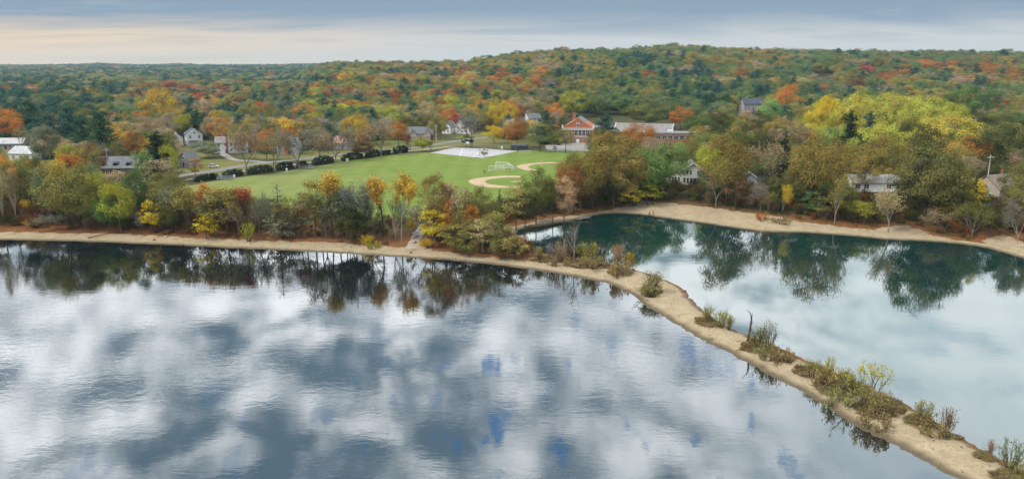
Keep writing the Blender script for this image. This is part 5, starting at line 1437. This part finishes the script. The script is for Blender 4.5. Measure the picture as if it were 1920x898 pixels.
TREE_NAME = {'pine': 'pine_tree', 'spruce': 'spruce_tree', 'bare': 'bare_tree', 'thin': 'slender_tree', 'oak': 'broadleaf_tree', 'mound': 'spreading_tree', 'tall': 'upright_tree', 'topped': 'leggy_tree', 'open': 'loose_tree', 'small': 'young_tree', 'column': 'column_tree', 'larch': 'larch_tree'}
placed = []
for (px, yt, yb, wp, kind, tint, label) in HAND:
    x, y, z = on_land(px, yb)
    h = max(2.0, height_at(x, y, z, yt) - z)
    w = wp / F * math.hypot(y, EYE) * (1.26 if px > 1040 and yb > 330 else 1.12)
    if 330 < px < 960 and yb > 420: w *= {'bare': 1.45, 'topped': 1.6, 'open': 1.35, 'larch': 1.35, 'thin': 1.3}.get(kind, 1.1)
    bark = PALEBARK if 'pale' in label or 'sycamore' in label else BARKS.get(kind, (0.115, 0.092, 0.075))
    plant(kind, x, y, z, h, w, tint, TREE_NAME[kind], label, 'tree', None, bark)
    placed.append((x, y, z, h, w, kind, tint))

# ------------------------------------------------------------------ woods, town trees and far forest from one scatter
def scatter(y0, y1, sp):
    o = []
    y = y0
    while y < y1:
        s = sp(y); n = int(2 * 0.80 * y / s)
        x = (np.arange(n) + 0.5 * (int(y / s) % 2)) * s - 0.80 * y
        o.append(np.stack([x + rng.uniform(-0.42, 0.42, n) * s, np.full(n, y) + rng.uniform(-0.42, 0.42, n) * s, np.full(n, s)], 1))
        y += s * 0.9
    return np.vstack(o)
pts = scatter(232, 5600, lambda y: 12.2 if y < 500 else min(36.0, 12.2 + (y - 500) / 68 if y < 1100 else 21 + (y - 1100) / 160))
px, py = proj(pts[:, 0], pts[:, 1], np.zeros(len(pts)) + 2)
pts = pts[(px > -140) & (px < 2060)]
near = pts[:, 1] < 520
sh = np.full(len(pts), 99.0); sh[near] = shore(pts[near, :2])
tz = terrain(pts[:, 0], pts[:, 1], sh)
ok = sh > 15
fd = np.full(len(pts), -99.0); fd[near] = sdist(pts[near, :2], field_p); ok &= fd < -5
for line, wid in (([(250, 350), (330, 331), (400, 321), (470, 309), (560, 299), (640, 290), (715, 282.5), (780, 276.5), (850, 266), (930, 256), (1010, 250)], 9), ([(-260, 384), (-60, 384), (30, 381), (120, 372), (200, 360), (290, 346)], 6), ([(505, 305.5), (470, 302), (440, 300), (420, 290), (410, 282)], 6)):
    L = smooth_line(P3(line), 3); q = pts[:, 1] < 700
    dd = np.full(len(pts), 99.0); dd[q] = ldist(pts[q, :2], L); ok &= dd > wid
for pl in ([(798, 289), (852, 272), (905, 273), (985, 279), (905, 300)], [(1010, 275), (1050, 262), (1135, 262), (1130, 286), (1020, 286)], [(1040, 272), (1060, 228), (1170, 226), (1310, 236), (1310, 262), (1120, 268)], [(355, 345), (770, 290), (850, 268), (800, 264), (560, 292), (350, 325)]):
    q = pts[:, 1] < 800
    dd = np.full(len(pts), -99.0); dd[q] = sdist(pts[q, :2], poly_px(pl, 3.0)); ok &= dd < 0
hp = np.clip(rng.normal(14.0, 2.2, len(pts)), 9, 19) * np.clip((pts[:, 2] / 12.2) ** 0.3, 1, 1.25)
wp = pts[:, 2] * rng.uniform(0.95, 1.35, len(pts))
bx, by_ = proj(pts[:, 0], pts[:, 1], tz)
tx, ty = proj(pts[:, 0], pts[:, 1], tz + hp)
hw = wp / 2 * F / np.maximum(pts[:, 1], 1)
for nm, hx, hy, box in HOUSES:
    d = math.hypot(hx, hy); dd = np.hypot(pts[:, 0], pts[:, 1])
    ok &= ~(np.hypot(pts[:, 0] - hx, pts[:, 1] - hy) < 11)
    if box:
        x0, y0, x1, y1 = box; y1 = y0 + 0.72 * (y1 - y0); x0, x1 = x0 + 0.1 * (x1 - x0), x1 - 0.1 * (x1 - x0)
        cut = (dd < d + 4) & (tx + hw * 0.75 > x0) & (tx - hw * 0.75 < x1) & (ty < y1 - 2) & (by_ > y0)
        ok &= ~cut
hxy = np.array([(p[0], p[1], p[4]) for p in placed])
for (hx, hy, hw_) in hxy:
    ok &= np.hypot(pts[:, 0] - hx, pts[:, 1] - hy) > np.maximum(4.0, 0.36 * (hw_ + wp))
ok &= ~((pts[:, 1] < 285) & (bx > 325) & (bx < 800))      # the belt before the field is planted by hand
# nothing behind the crest of the hill
pxx, _ = proj(pts[:, 0], pts[:, 1], tz)
crest = np.interp(pxx, RX, RY) < 118.5
ok &= ~(crest & (pts[:, 1] > 1640))
# a closer rank of trees right along both wooded shores
wall = np.concatenate([np.stack([rng.uniform(10, 225, 900), rng.uniform(185, 330, 900)], 1), np.stack([rng.uniform(-185, -55, 500), rng.uniform(215, 262, 500)], 1)])
ws = shore(wall); wz = terrain(wall[:, 0], wall[:, 1], ws)
wsd = np.maximum(sdist(wall, sand_l), sdist(wall, sand_r)); wpx, wpy = proj(wall[:, 0], wall[:, 1], wz)
wk = (ws > 9) & (ws < 34) & (wsd < -2.0) & (sdist(wall, field_p) < -3) & (((wpx > 1085) & (wpx < 1990)) | ((wpx > -60) & (wpx < 330)))
for hx, hy, hw_ in hxy: wk &= np.hypot(wall[:, 0] - hx, wall[:, 1] - hy) > 4.2
for nm, hx, hy, box in HOUSES:
    wk &= np.hypot(wall[:, 0] - hx, wall[:, 1] - hy) > 10
    if box: wk &= ~((wpx > box[0] - 8) & (wpx < box[2] + 8) & (wpy > box[1]) & (np.hypot(wall[:, 0], wall[:, 1]) < math.hypot(hx, hy)))
keep_ = []
for i in np.where(wk)[0]:
    if all(math.hypot(*(wall[i] - wall[j])) > 6.2 for j in keep_): keep_.append(int(i))
extra = np.array(keep_)
n0 = len(pts)
pts = np.vstack([pts, np.column_stack([wall[extra], np.full(len(extra), 7.0)])])
tz = np.concatenate([tz, wz[extra]]); sh = np.concatenate([sh, ws[extra]]); hp = np.concatenate([hp, np.where(wall[extra, 0] < -30, rng.uniform(5, 9, len(extra)), rng.uniform(8, 14.5, len(extra)))]); wp = np.concatenate([wp, rng.uniform(7, 11, len(extra))])
ok = np.concatenate([ok, np.ones(len(extra), bool)])
bx, by_ = proj(pts[:, 0], pts[:, 1], tz); tx, ty = proj(pts[:, 0], pts[:, 1], tz + hp); hw = wp / 2 * F / np.maximum(pts[:, 1], 1)
print('wall', len(extra))
# keep the front of notable single trees free
for (x, y, z, h, w, kind, tint) in placed:
    if y > 345:
        cxx, cyy = proj(x, y, z + h * 0.62); ww = w / 2 * F / y
        dd = pts[:, 1]
        ok &= ~((dd < y) & (np.abs(tx - cxx) < hw * 0.7 + ww * 0.55) & (ty < cyy + 2) & (by_ > cyy))
pts, tz, hp, wp, tx, ty, bx, by_, sh = (a[ok] for a in (pts, tz, hp, wp, tx, ty, bx, by_, sh))

# the colour regions of the autumn woods, in the ground's own coordinates (given by where they lie in the view)
PAL = dict(
    farpine=[('bluepine', .46), ('pine', .12), ('hillgreen', .22), ('greygreen', .1), ('tan', .05), ('rust', .03), ('oliveyellow', .04)],
    west=[('bluepine', .22), ('pine', .08), ('hillgreen', .16), ('olive', .14), ('oliveyellow', .14), ('tan', .10), ('greygreen', .08), ('orange', .04), ('red', .02), ('maroon', .02), ('gold', .02)],
    pines=[('bluepine', .55), ('pine', .3), ('olive', .1), ('greygreen', .05)],
    mid=[('olive', .12), ('hillgreen', .20), ('oliveyellow', .14), ('orange', .07), ('rust', .05), ('gold', .05), ('bluepine', .20), ('tan', .14), ('red', .03), ('yellowgreen', .07)],
    redp=[('red', .24), ('maroon', .26), ('rust', .15), ('tan', .15), ('olive', .1)],
    town=[('tan', .30), ('grey', .16), ('olive', .18), ('orange', .07), ('oliveyellow', .12), ('greygreen', .08), ('pine', .06), ('gold', .03)],
    hill=[('hillgreen', .40), ('olive', .12), ('bronze', .05), ('bluepine', .28), ('oliveyellow', .10), ('rust', .015), ('tan', .04)],
    hillpine=[('bluepine', .48), ('pine', .14), ('hillgreen', .30), ('olive', .06), ('oliveyellow', .07), ('bronze', .05)],
    flame=[('orange', .18), ('rust', .14), ('hillgreen', .30), ('bluepine', .16), ('red', .04), ('oliveyellow', .12), ('tan', .06)],
    lime=[('lime', .6), ('yellowgreen', .3), ('yellow', .1)],
    wood=[('olive', .28), ('darkolive', .20), ('bronze', .22), ('green', .10), ('tan', .08), ('oliveyellow', .12)],
    shorew=[('olive', .3), ('oliveyellow', .2), ('greygreen', .18), ('tan', .14), ('grey', .1), ('darkolive', .08)])
def region(x, y):
    if y < 150 and x < 620: base = 'farpine'
    elif x < 200: base = 'pines' if 175 < y < 250 else 'west' if y < 300 else 'shorew'
    elif y < 215 and x < 560: base = 'west'
    elif x < 1010 and y < 214: base = 'mid' if y > 134 else 'hill'
    elif x < 1040: base = 'town' if y < 300 else 'shorew'
    elif y < 205: base = 'hill' if y < 150 or x > 1500 else 'hillpine'
    else: base = 'wood'
    for cx, cy, rx, ry, nm, pr in ((320, 160, 60, 12, 'redp', .6), (390, 166, 40, 10, 'redp', .8), (700, 166, 120, 16, 'mid', .6), (820, 172, 130, 22, 'flame', .35), (1780, 128, 160, 24, 'flame', .65), (1450, 112, 130, 8, 'flame', .25),
                                   (1650, 215, 150, 40, 'lime', .8), (1300, 172, 260, 28, 'hillpine', .5), (90, 160, 150, 22, 'pines', .6), (880, 130, 90, 8, 'flame', .3)):
        if ((x - cx) / rx) ** 2 + ((y - cy) / ry) ** 2 < 1 and rng.random() < pr: base = nm
    return base
def shape_for(t):
    if t in ('bluepine', 'pine'): return 'pine' if rng.random() < 0.95 else 'spruce'
    if t == 'grey': return 'bare'
    if t in ('tan', 'greygreen'): return ('bare', 'open', 'oak')[int(rng.choice(3, p=[.45, .25, .3]))]
    return ('oak', 'mound', 'tall', 'open')[int(rng.choice(4, p=[.60, .27, .05, .08]))]
tints, kinds = [], []
def patch(x, y, s, q):
    return math.sin(x / s + 1.7 * math.sin(y / s * 1.3 + q) + q) * math.sin(y / s * 0.9 + 1.3 * math.sin(x / s * 0.8 - q))
for a, b, wx, wy in zip(tx, ty, pts[:, 0], pts[:, 1]):
    pal = PAL[region(a, b)]
    pw = np.array([q[1] * math.exp(2.3 * patch(wx, wy, 26 + wy * 0.02, 1.9 * j)) for j, q in enumerate(pal)])
    t = pal[int(rng.choice(len(pal), p=pw / pw.sum()))][0]
    if wy > 560 and t in ('orange', 'red', 'gold') and rng.random() < 0.45: t = {'orange': 'rust', 'red': 'rust', 'gold': 'oliveyellow'}[t]
    tints.append(t); kinds.append(shape_for(t))
tints, kinds = np.array(tints), np.array(kinds)
isp = (kinds == 'pine') | (kinds == 'spruce')
hp = np.where(isp, hp * 1.1, hp); wp = np.where(isp, wp * 0.95, wp)
hp = hp * np.where(pts[:, 1] < 330, 0.92, 1.0)

# the nearest ones stand as single trees
inview = (tx > -15) & (tx < 1935) & (by_ > 100)
order = np.argsort(pts[:, 1] / (hp / 14))
N_SINGLE = 298 - len(HAND)
single = [i for i in order if inview[i]][:N_SINGLE]
rest = np.setdiff1d(np.arange(len(pts)), single)

MARKS = [(n, x, y) for n, x, y, b in HOUSES] + [('pale ball court', *G(880, 286, 3.0)), ('dark green shed', *G(974, 281, 3.0)), ('school parking lot', *G(1075, 275, 3.0)), ('lime grove', *G(1660, 280, 3.0)), ('huge yellow mound tree', *G(1768, 320, 3.0)),
         ('fiery orange ranch-house tree', *G(13, 272, 3.0)), ('golden dome tree behind farmhouse', *G(308, 250, 3.0)), ('black-green shore spruce', *G(1465, 366, 3.0)), ('small sandy beach', *G(1215, 384, 2.0)), ('pine stand by the brick house', *G(140, 288, 3.0)),
         ('gravel path to the beach', *G(780, 450, 2.0)), ('head of the cove', *G(975, 432, 0.0)), ('bright yellow tree past the court', *G(942, 250, 3.0)), ('round bush behind the court', *G(876, 276, 3.0)), ('brown dome tree by lime grove', *G(1605, 200, 3.0)), ('wide green tree past lime grove', *G(1822, 235, 3.0))]
pool_x = np.concatenate([pts[:, 0], [p[0] for p in placed]]); pool_y = np.concatenate([pts[:, 1], [p[1] for p in placed]])
pool_k = np.concatenate([kinds, [p[5] for p in placed]]); pool_t = np.concatenate([tints, [p[6] for p in placed]])
ORD = ['nearest', 'second nearest', 'third nearest', 'fourth nearest', 'fifth nearest', 'sixth nearest', 'seventh nearest', 'eighth nearest', 'ninth nearest', 'tenth nearest', 'eleventh nearest', 'twelfth nearest']
ADJ = dict(pine='deep green', bluepine='blue-green', spruce='black-green', bluespruce='pale blue', green='mid green', lightgreen='light green', lime='lime green', yellowgreen='yellow-green', yellow='yellow', palegold='pale gold', straw='straw', gold='golden', orange='orange', red='red', maroon='maroon',
           bronze='bronze', darkolive='dark olive', olive='olive', hillgreen='soft green', drysage='dry sage', oliveyellow='olive-yellow', rust='rust-brown', brown='brown', grey='grey', bluegrey='blue-grey', tan='tan', peach='peach', tanlime='tan-lime', greygreen='grey-green')
KINDW = {'pine': 'pine', 'spruce': 'spruce', 'bare': 'leafless tree', 'oak': 'round-crowned tree', 'mound': 'wide-crowned tree', 'tall': 'upright tree', 'open': 'open-crowned tree', 'thin': 'thin tree', 'column': 'column tree', 'small': 'small tree', 'topped': 'leggy tree'}
used = {}
for i in single:
    same = np.where((pool_k == kinds[i]) & (pool_t == tints[i]))[0]
    best = []
    for n, mx, my in MARKS:
        d = np.hypot(pool_x[same] - mx, pool_y[same] - my); me_ = math.hypot(pts[i, 0] - mx, pts[i, 1] - my)
        best.append((int((d < me_ - 1e-6).sum()), me_, n))
    best.sort()
    rk, _, n = best[0]
    lab = f"{ADJ[tints[i]]} {KINDW[kinds[i]]}, {ORD[rk]} of its colour to the {n}" if rk < len(ORD) else f"{ADJ[tints[i]]} {KINDW[kinds[i]]} deep in the woods away from every house"
    if tints[i] in ('pine', 'bluepine') or kinds[i] == 'bare': lab = lab.replace(' of its colour', '')
    if len(lab.split()) > 16: lab = lab.replace(' of its colour', '')
    plant(kinds[i], pts[i, 0], pts[i, 1], tz[i], hp[i], wp[i], tints[i], TREE_NAME[kinds[i]], lab, 'tree', 'trees of the autumn woods', BARKS.get(kinds[i], (0.115, 0.092, 0.075)))

# ------------------------------------------------------------------ shrubs of the spit and the shores, one by one
SHRUBS = [  # x, top row, foot row, width px, shape, colour, label
 (1012, 462, 487, 26, 'shrub', 'drysage', 'dry sage shrub with orange tip where the spit leaves the cove head'),
 (1036, 452, 489, 30, 'twigshrub', 'grey', 'grey twiggy shrub between the spit head and the tall bare sapling'),
 (1052, 447, 490, 26, 'twigshrub', 'tan', 'tan twiggy shrub touching the tall bare sapling'),
 (1044, 478, 494, 50, 'lowbrush', 'straw', 'low straw-tan brush under the tall bare sapling'),
 (1106, 452, 497, 42, 'shrub', 'oliveyellow', 'tall yellow-olive shrub on the cove side of the spit'),
 (1108, 478, 502, 52, 'shrub', 'drysage', 'low dry sage shrub at the foot of the tall yellow-olive one'),
 (1160, 457, 506, 26, 'shrub', 'peach', 'upright orange-peach shrub on the spit'),
 (1180, 473, 504, 20, 'shrub', 'gold', 'small golden shrub beside the upright orange-peach one'),
 (1165, 492, 518, 44, 'lowbrush', 'straw', 'low straw-brown brush below the orange-peach shrub'),
 (1222, 508, 548, 38, 'shrub', 'drysage', 'sage-coloured shrub at the narrow neck of the spit by the cove'),
 (1216, 530, 556, 46, 'shrub', 'drysage', 'dull sage spreading shrub alone in the middle of the sand'),
 (1328, 572, 602, 26, 'shrub', 'oliveyellow', 'pale olive shrub first along the lone stretch of the spit'),
 (1352, 580, 614, 30, 'shrub', 'oliveyellow', 'bright olive-green shrub next to the pale olive one'),
 (1366, 590, 618, 22, 'shrub', 'drysage', 'small sage shrub next before the dead leaning trunk'),
 (1424, 612, 652, 36, 'shrub', 'olive', 'olive green shrub behind the dead leaning trunk'),
 (1440, 600, 658, 34, 'twigshrub', 'greygreen', 'tall twiggy shrub just past the dead leaning trunk'),
 (1466, 655, 680, 44, 'lowbrush', 'straw', 'low straw-tan brush past the twiggy shrub'),
 (1440, 645, 672, 40, 'lowbrush', 'drysage', 'low sage brush at the foot of the twiggy shrub'),
 (1520, 674, 706, 36, 'shrub', 'drysage', 'sage-brown shrub starting the long thicket'),
 (1554, 668, 718, 22, 'shrub', 'palegold', 'upright pale yellow shrub in the long thicket'),
 (1538, 690, 718, 44, 'lowbrush', 'straw', 'straw-coloured brush edging the long thicket'),
 (1580, 690, 732, 34, 'shrub', 'oliveyellow', 'yellow-olive shrub in the heart of the long thicket'),
 (1596, 706, 744, 36, 'shrub', 'oliveyellow', 'olive-yellow shrub beneath the spreading yellow tree'),
 (1618, 716, 764, 44, 'shrub', 'drysage', 'thick sage shrub in front of the spreading yellow tree'),
 (1648, 728, 780, 48, 'shrub', 'drysage', 'large dark-based sage shrub closing the long thicket'),
 (1575, 735, 760, 56, 'lowbrush', 'drysage', 'low sage brush on the path side of the thicket'),
 (1640, 775, 798, 60, 'lowbrush', 'straw', 'low straw-tan brush below the thicket end'),
 (1730, 752, 796, 40, 'shrub', 'drysage', 'sage shrub just past the side path'),
 (1772, 762, 812, 46, 'twigshrub', 'brown', 'brown leafless shrub past the side path'),
 (1752, 790, 814, 60, 'lowbrush', 'straw', 'low straw-brown brush between the side-path shrubs'),
 (1856, 822, 850, 24, 'twigshrub', 'rust', 'small rusty twiggy shrub near the corner of the view'),
 (1892, 820, 878, 48, 'twigshrub', 'greygreen', 'grey-green twiggy shrub last along the spit'),
 (1905, 862, 886, 40, 'lowbrush', 'drysage', 'low sage brush under the last twiggy shrub of the spit'),
 (66, 406, 428, 32, 'shrub', 'yellow', 'low yellow shrub at the back of the western beach'),
 (467, 416, 452, 28, 'shrub', 'yellowgreen', 'upright yellow-green shrub at the sand below the red-topped tree'),
 (690, 440, 458, 32, 'shrub', 'yellow', 'low yellow shrub in the leaf litter before the gravel path'),
 (803, 446, 464, 30, 'shrub', 'yellow', 'low yellow shrub just past the gravel path'),
 (700, 452, 463, 30, 'lowbrush', 'yellowgreen', 'flat yellow-green brush at the sand before the gravel path'),
 (1190, 356, 386, 46, 'shrub', 'oliveyellow', 'olive-gold shrub at the very back of the small beach'),
 (1430, 400, 414, 26, 'lowbrush', 'orange', 'small orange-red brush clump on the wide cove beach'),
 (1470, 408, 418, 44, 'lowbrush', 'straw', 'straw-coloured brush strip on the wide cove beach'),
]
SN = {'shrub': 'shrub', 'twigshrub': 'twiggy_shrub', 'lowbrush': 'brush_clump'}
for (px, yt, yb, wpx, kind, tint, label) in SHRUBS:
    x, y, z = on_land(px, yb)
    h = max(0.5, height_at(x, y, z, yt) - z); w = wpx / F * math.hypot(y, EYE) * 1.05
    plant(kind, x, y, z - 0.05, h, w, tint, SN[kind], label, 'shrub', 'shrubs of the shore and spit', (0.10, 0.08, 0.06), parts=('stem', 'foliage'))

def single_tree(name, label, px, yb, segs, leaf, tint, bark):
    x, y, z = on_land(px, yb)
    t = thing(name, label, 'tree', (x, y, z))
    thick = [q for q in segs if q[4] >= 1]; fine = [q for q in segs if q[4] < 1]
    a = link(bpy.data.objects.new('trunk', seg_mesh('trunk', thick, 6, BARK)), t); a['tint'] = bark
    if fine or leaf is not None:
        b = seg_mesh('crown', fine, 4, LEAF) if fine else None
        if leaf is not None: b = join_np('crown', b, leaf) if b else leaf
        c = link(bpy.data.objects.new('crown', b), t); c['tint'] = list(TINT[tint])
    return t
# dead leaning trunk
x, y, z = on_land(1401, 640); hh = height_at(x, y, z, 580) - z
v = lambda *a: np.array(a, float)
sg = [(v(0, 0, -.3), v(.35, 0, hh * .35), .22, .19, 3), (v(.35, 0, hh * .35), v(.55, .1, hh * .68), .19, .15, 3), (v(.55, .1, hh * .68), v(.35, .1, hh * .86), .15, .09, 3), (v(.35, .1, hh * .86), v(-.45, 0, hh), .09, .03, 2), (v(.55, .1, hh * .68), v(.75, .2, hh * .9), .07, .02, 2), (v(.45, .05, hh * .5), v(1.0, .2, hh * .62), .06, .02, 2)]
single_tree('dead_tree', 'dead leaning trunk with crooked top standing on the spit', 1401, 640, sg, None, 'grey', [0.07, 0.06, 0.052])
# tall bare sapling at the head of the spit
out_, tips_ = [], []
x, y, z = on_land(1076, 491); hh = height_at(x, y, z, 416) - z
out_.append((v(0, 0, -.3), v(.1, 0, hh * .45), .16, .12, 4))
for q in range(5):
    a = rng.uniform(0, 6.28); e = v(math.cos(a) * .35, math.sin(a) * .35, 1.0); grow(v(.1, 0, hh * (.2 + .06 * q)), e / np.linalg.norm(e), hh * .3, .07, 2, out_, .4, .15, (2, 4), tips_)
single_tree('bare_tree', 'tall pale bare sapling standing in front of the dark cove water', 1076, 491, [(a, b, max(c, .03), max(d_, .025), e) for a, b, c, d_, e in out_], None, 'grey', [0.32, 0.30, 0.26])
# spreading yellow-tipped tree of the long thicket
out_, tips_ = [], []
x, y, z = on_land(1618, 752); hh = height_at(x, y, z, 680) - z
for q, (ax_, az_) in enumerate(((-.9, 1.0), (-.3, 1.2), (.35, 1.1), (.9, .8), (1.2, .6))):
    e = v(ax_, rng.normal(0, .35), az_); grow(v(.15 * q - .3, 0, -.2), e / np.linalg.norm(e), hh * .62, .11, 2, out_, .5, .06, (2, 4), tips_, .55)
tp = np.array(tips_); kk = hh / tp[:, 2].max(); tp = tp * kk; out_ = [(a * kk, b * kk, c, d_, e) for a, b, c, d_, e in out_]
sel = rng.choice(len(tp), 900, p=np.clip(tp[:, 2] / hh + .25 * (tp[:, 0] > 1), .05, 2) ** 2 / np.sum(np.clip(tp[:, 2] / hh + .25 * (tp[:, 0] > 1), .05, 2) ** 2))
lv = leaves('crown', tp[sel] + rng.normal(0, .22, (900, 3)), unit(900) + v(0, 0, .6), .24 * rng.uniform(.6, 1.3, 900), rng.normal(.55, .16, 900), rng.normal(.5, .15, 900))
single_tree('spreading_tree', 'low spreading tree with grey limbs and yellow leaf tips on the spit', 1618, 752, out_, lv, 'palegold', [0.17, 0.15, 0.125])

# ------------------------------------------------------------------ masses: far forest, undergrowth
def mass(name, P, idx, tint, scale, rot, sources):
    """many plants nobody could count: one object that repeats shapes of the trees standing in the scene"""
    me = bpy.data.meshes.new(name)
    me.vertices.add(len(P)); me.vertices.foreach_set('co', np.ascontiguousarray(P, np.float32).ravel())
    for nm, typ, val, key in (('tint', 'FLOAT_VECTOR', tint, 'vector'), ('size', 'FLOAT_VECTOR', scale, 'vector'), ('turn', 'FLOAT_VECTOR', rot, 'vector'), ('pick', 'INT', idx, 'value')):
        at = me.attributes.new(nm, typ, 'POINT'); at.data.foreach_set(key, np.ascontiguousarray(val, np.int32 if typ == 'INT' else np.float32).ravel())
    me.update()
    o = tag(link(bpy.data.objects.new(name, me)), kind='stuff')
    me.materials.append(LEAF)
    ng = bpy.data.node_groups.new(name, 'GeometryNodeTree')
    ng.interface.new_socket('Geometry', in_out='INPUT', socket_type='NodeSocketGeometry'); ng.interface.new_socket('Geometry', in_out='OUTPUT', socket_type='NodeSocketGeometry')
    nin, nout = ng.nodes.new('NodeGroupInput'), ng.nodes.new('NodeGroupOutput')
    iop = ng.nodes.new('GeometryNodeInstanceOnPoints')
    jn = ng.nodes.new('GeometryNodeJoinGeometry')
    for s in reversed(sources):
        oi = ng.nodes.new('GeometryNodeObjectInfo'); oi.transform_space = 'ORIGINAL'; oi.inputs['Object'].default_value = s; oi.inputs['As Instance'].default_value = True
        ng.links.new(oi.outputs['Geometry'], jn.inputs[0])
    def na(nm, typ):
        a = ng.nodes.new('GeometryNodeInputNamedAttribute'); a.data_type = typ; a.inputs['Name'].default_value = nm
        return a.outputs[0]
    ng.links.new(nin.outputs[0], iop.inputs['Points']); ng.links.new(jn.outputs[0], iop.inputs['Instance'])
    iop.inputs['Pick Instance'].default_value = True
    ng.links.new(na('pick', 'INT'), iop.inputs['Instance Index']); ng.links.new(na('turn', 'FLOAT_VECTOR'), iop.inputs['Rotation']); ng.links.new(na('size', 'FLOAT_VECTOR'), iop.inputs['Scale'])
    ng.links.new(iop.outputs[0], nout.inputs[0])
    md = o.modifiers.new('plants', 'NODES'); md.node_group = ng
    return o

crowns = {}
for ob in COL.objects:
    if ob.type == 'MESH' and ob.name.split('.')[0] in ('crown', 'foliage') and ob.data.name not in crowns: crowns[ob.data.name] = ob
def sources_of(kind_list):
    src, table = [], {}
    for kd in kind_list:
        for tr, cr, H, W in PROTO[kd]:
            if cr.name not in crowns: continue
            table.setdefault(kd, []).append((len(src), H, W)); src.append(crowns[cr.name])
    return src, table
src, table = sources_of(['oak', 'mound', 'tall', 'open', 'bare', 'pine', 'spruce'])
P, I, T, S, Rr = [], [], [], [], []
for i in rest:
    k_, H, W_ = table[kinds[i]][int(rng.integers(len(table[kinds[i]])))]
    far = 1 + 0.3 * (pts[i, 2] / 12.2 - 1)
    P.append((pts[i, 0], pts[i, 1], tz[i] - 0.3)); I.append(k_); T.append([c * 1.16 for c in jitter(tints[i], 0.09)]); S.append((wp[i] / W_, wp[i] / W_, hp[i] / H * (1 + 0.05 * (far - 1)))); Rr.append((0, 0, rng.uniform(0, 6.28)))
mass('forest', np.array(P), np.array(I), np.array(T), np.array(S), np.array(Rr), src)
print('hand', len(HAND), 'single', len(single), 'forest', len(rest))

# undergrowth along the shores
src2, table2 = sources_of(['shrub', 'twigshrub', 'lowbrush'])
UP = np.concatenate([np.stack([rng.uniform(-190, 60, 5200), rng.uniform(196, 275, 5200)], 1), np.stack([rng.uniform(-5, 230, 9000), rng.uniform(190, 345, 9000)], 1)])
us = shore(UP); uz = terrain(UP[:, 0], UP[:, 1], us); ux, uy = proj(UP[:, 0], UP[:, 1], uz)
usd = np.maximum(sdist(UP, sand_l), sdist(UP, sand_r)); uf = sdist(UP, field_p)
path = ldist(UP, smooth_line([G(*q, 1.0) for q in [(768, 466), (776, 458), (784, 448), (795, 436), (800, 428)]], 3))
west = ux < 985
dens = np.where(usd < -4.5, 1.0, np.where(usd < -1.5, 0.35, 0.0))
lim = np.where(west, 46, 60)
uk = (us > 4) & (us < lim) & (uf < -1.0) & (usd < -1.2) & (path > 2.6) & (rng.random(len(UP)) < dens * np.where(us < 32, 0.8, 0.45)) & (ux > -130) & (ux < 2050)
hxs = np.ones(len(UP), bool)
for nm, hx, hy, box in HOUSES:
    hxs &= np.hypot(UP[:, 0] - hx, UP[:, 1] - hy) > 9
    if box: hxs &= ~((np.hypot(UP[:, 0], UP[:, 1]) < math.hypot(hx, hy)) & (ux > box[0] - 4) & (ux < box[2] + 4) & (uy < box[3] + 8) & (uy > box[1]))
uk &= hxs
UP, us, uz, usd, ux = UP[uk], us[uk], uz[uk], usd[uk], ux[uk]
ut = [('rust', .24), ('brown', .24), ('maroon', .08), ('olive', .14), ('darkolive', .14), ('tan', .08), ('grey', .08)]
ue = [('olive', .24), ('darkolive', .26), ('brown', .16), ('oliveyellow', .10), ('tan', .08), ('rust', .10), ('grey', .06)]
P, I, T, S, Rr = [], [], [], [], []
for p_, s_, z_, d_, x_ in zip(UP, us, uz, usd, ux):
    low = d_ > -4
    kd = 'lowbrush' if low and rng.random() < .7 else ('twigshrub' if rng.random() < .45 else 'shrub')
    pal = ut if x_ < 985 else ue
    k_, H, W_ = table2[kd][int(rng.integers(len(table2[kd])))]
    hgt = rng.uniform(.4, .9) if kd == 'lowbrush' else rng.uniform(1.0, 2.2) if low or 560 < x_ < 800 else rng.uniform(1.8, 4.6)
    wd = hgt * rng.uniform(.9, 1.4) if kd != 'lowbrush' else rng.uniform(1.6, 3.0)
    tn = pal[int(rng.choice(len(pal), p=np.array([q[1] for q in pal]) / sum(q[1] for q in pal)))][0]
    P.append((p_[0], p_[1], z_ - .1)); I.append(k_); T.append([c * .8 for c in jitter(tn, .15)]); S.append((wd / W_, wd / W_, hgt / H)); Rr.append((0, 0, rng.uniform(0, 6.28)))
mass('undergrowth', np.array(P), np.array(I), np.array(T), np.array(S), np.array(Rr), src2)
# low brush scattered in the brushy patches of the spit
BQ = []
for cx, cy_, rx, ry in BRUSH:
    for _ in range(int(24 + rx * ry * 0.2)):
        a, r_ = rng.uniform(0, 6.28), math.sqrt(rng.random())
        qx, qy = cx + rx * r_ * math.cos(a), cy_ + ry * r_ * math.sin(a)
        BQ.append((qx, qy))
BP = on_land_many(*np.array(BQ).T); bs = shore(BP[:, :2]); BP = BP[bs > 0.5]
P, I, T, S, Rr = [], [], [], [], []
for p_ in BP:
    kd = 'lowbrush' if rng.random() < .8 else 'twigshrub'
    k_, H, W_ = table2[kd][int(rng.integers(len(table2[kd])))]
    hgt = rng.uniform(.18, .45); wd = rng.uniform(.7, 1.8)
    tn = ('brown', 'straw', 'straw', 'drysage', 'tan', 'drysage')[int(rng.integers(6))]
    P.append((p_[0], p_[1], p_[2] - .04)); I.append(k_); T.append([c * .9 for c in jitter(tn, .15)]); S.append((wd / W_, wd / W_, hgt / H)); Rr.append((0, 0, rng.uniform(0, 6.28)))
mass('ground_cover', np.array(P), np.array(I), np.array(T), np.array(S), np.array(Rr), src2)
print('undergrowth', len(UP), 'cover', len(BP))
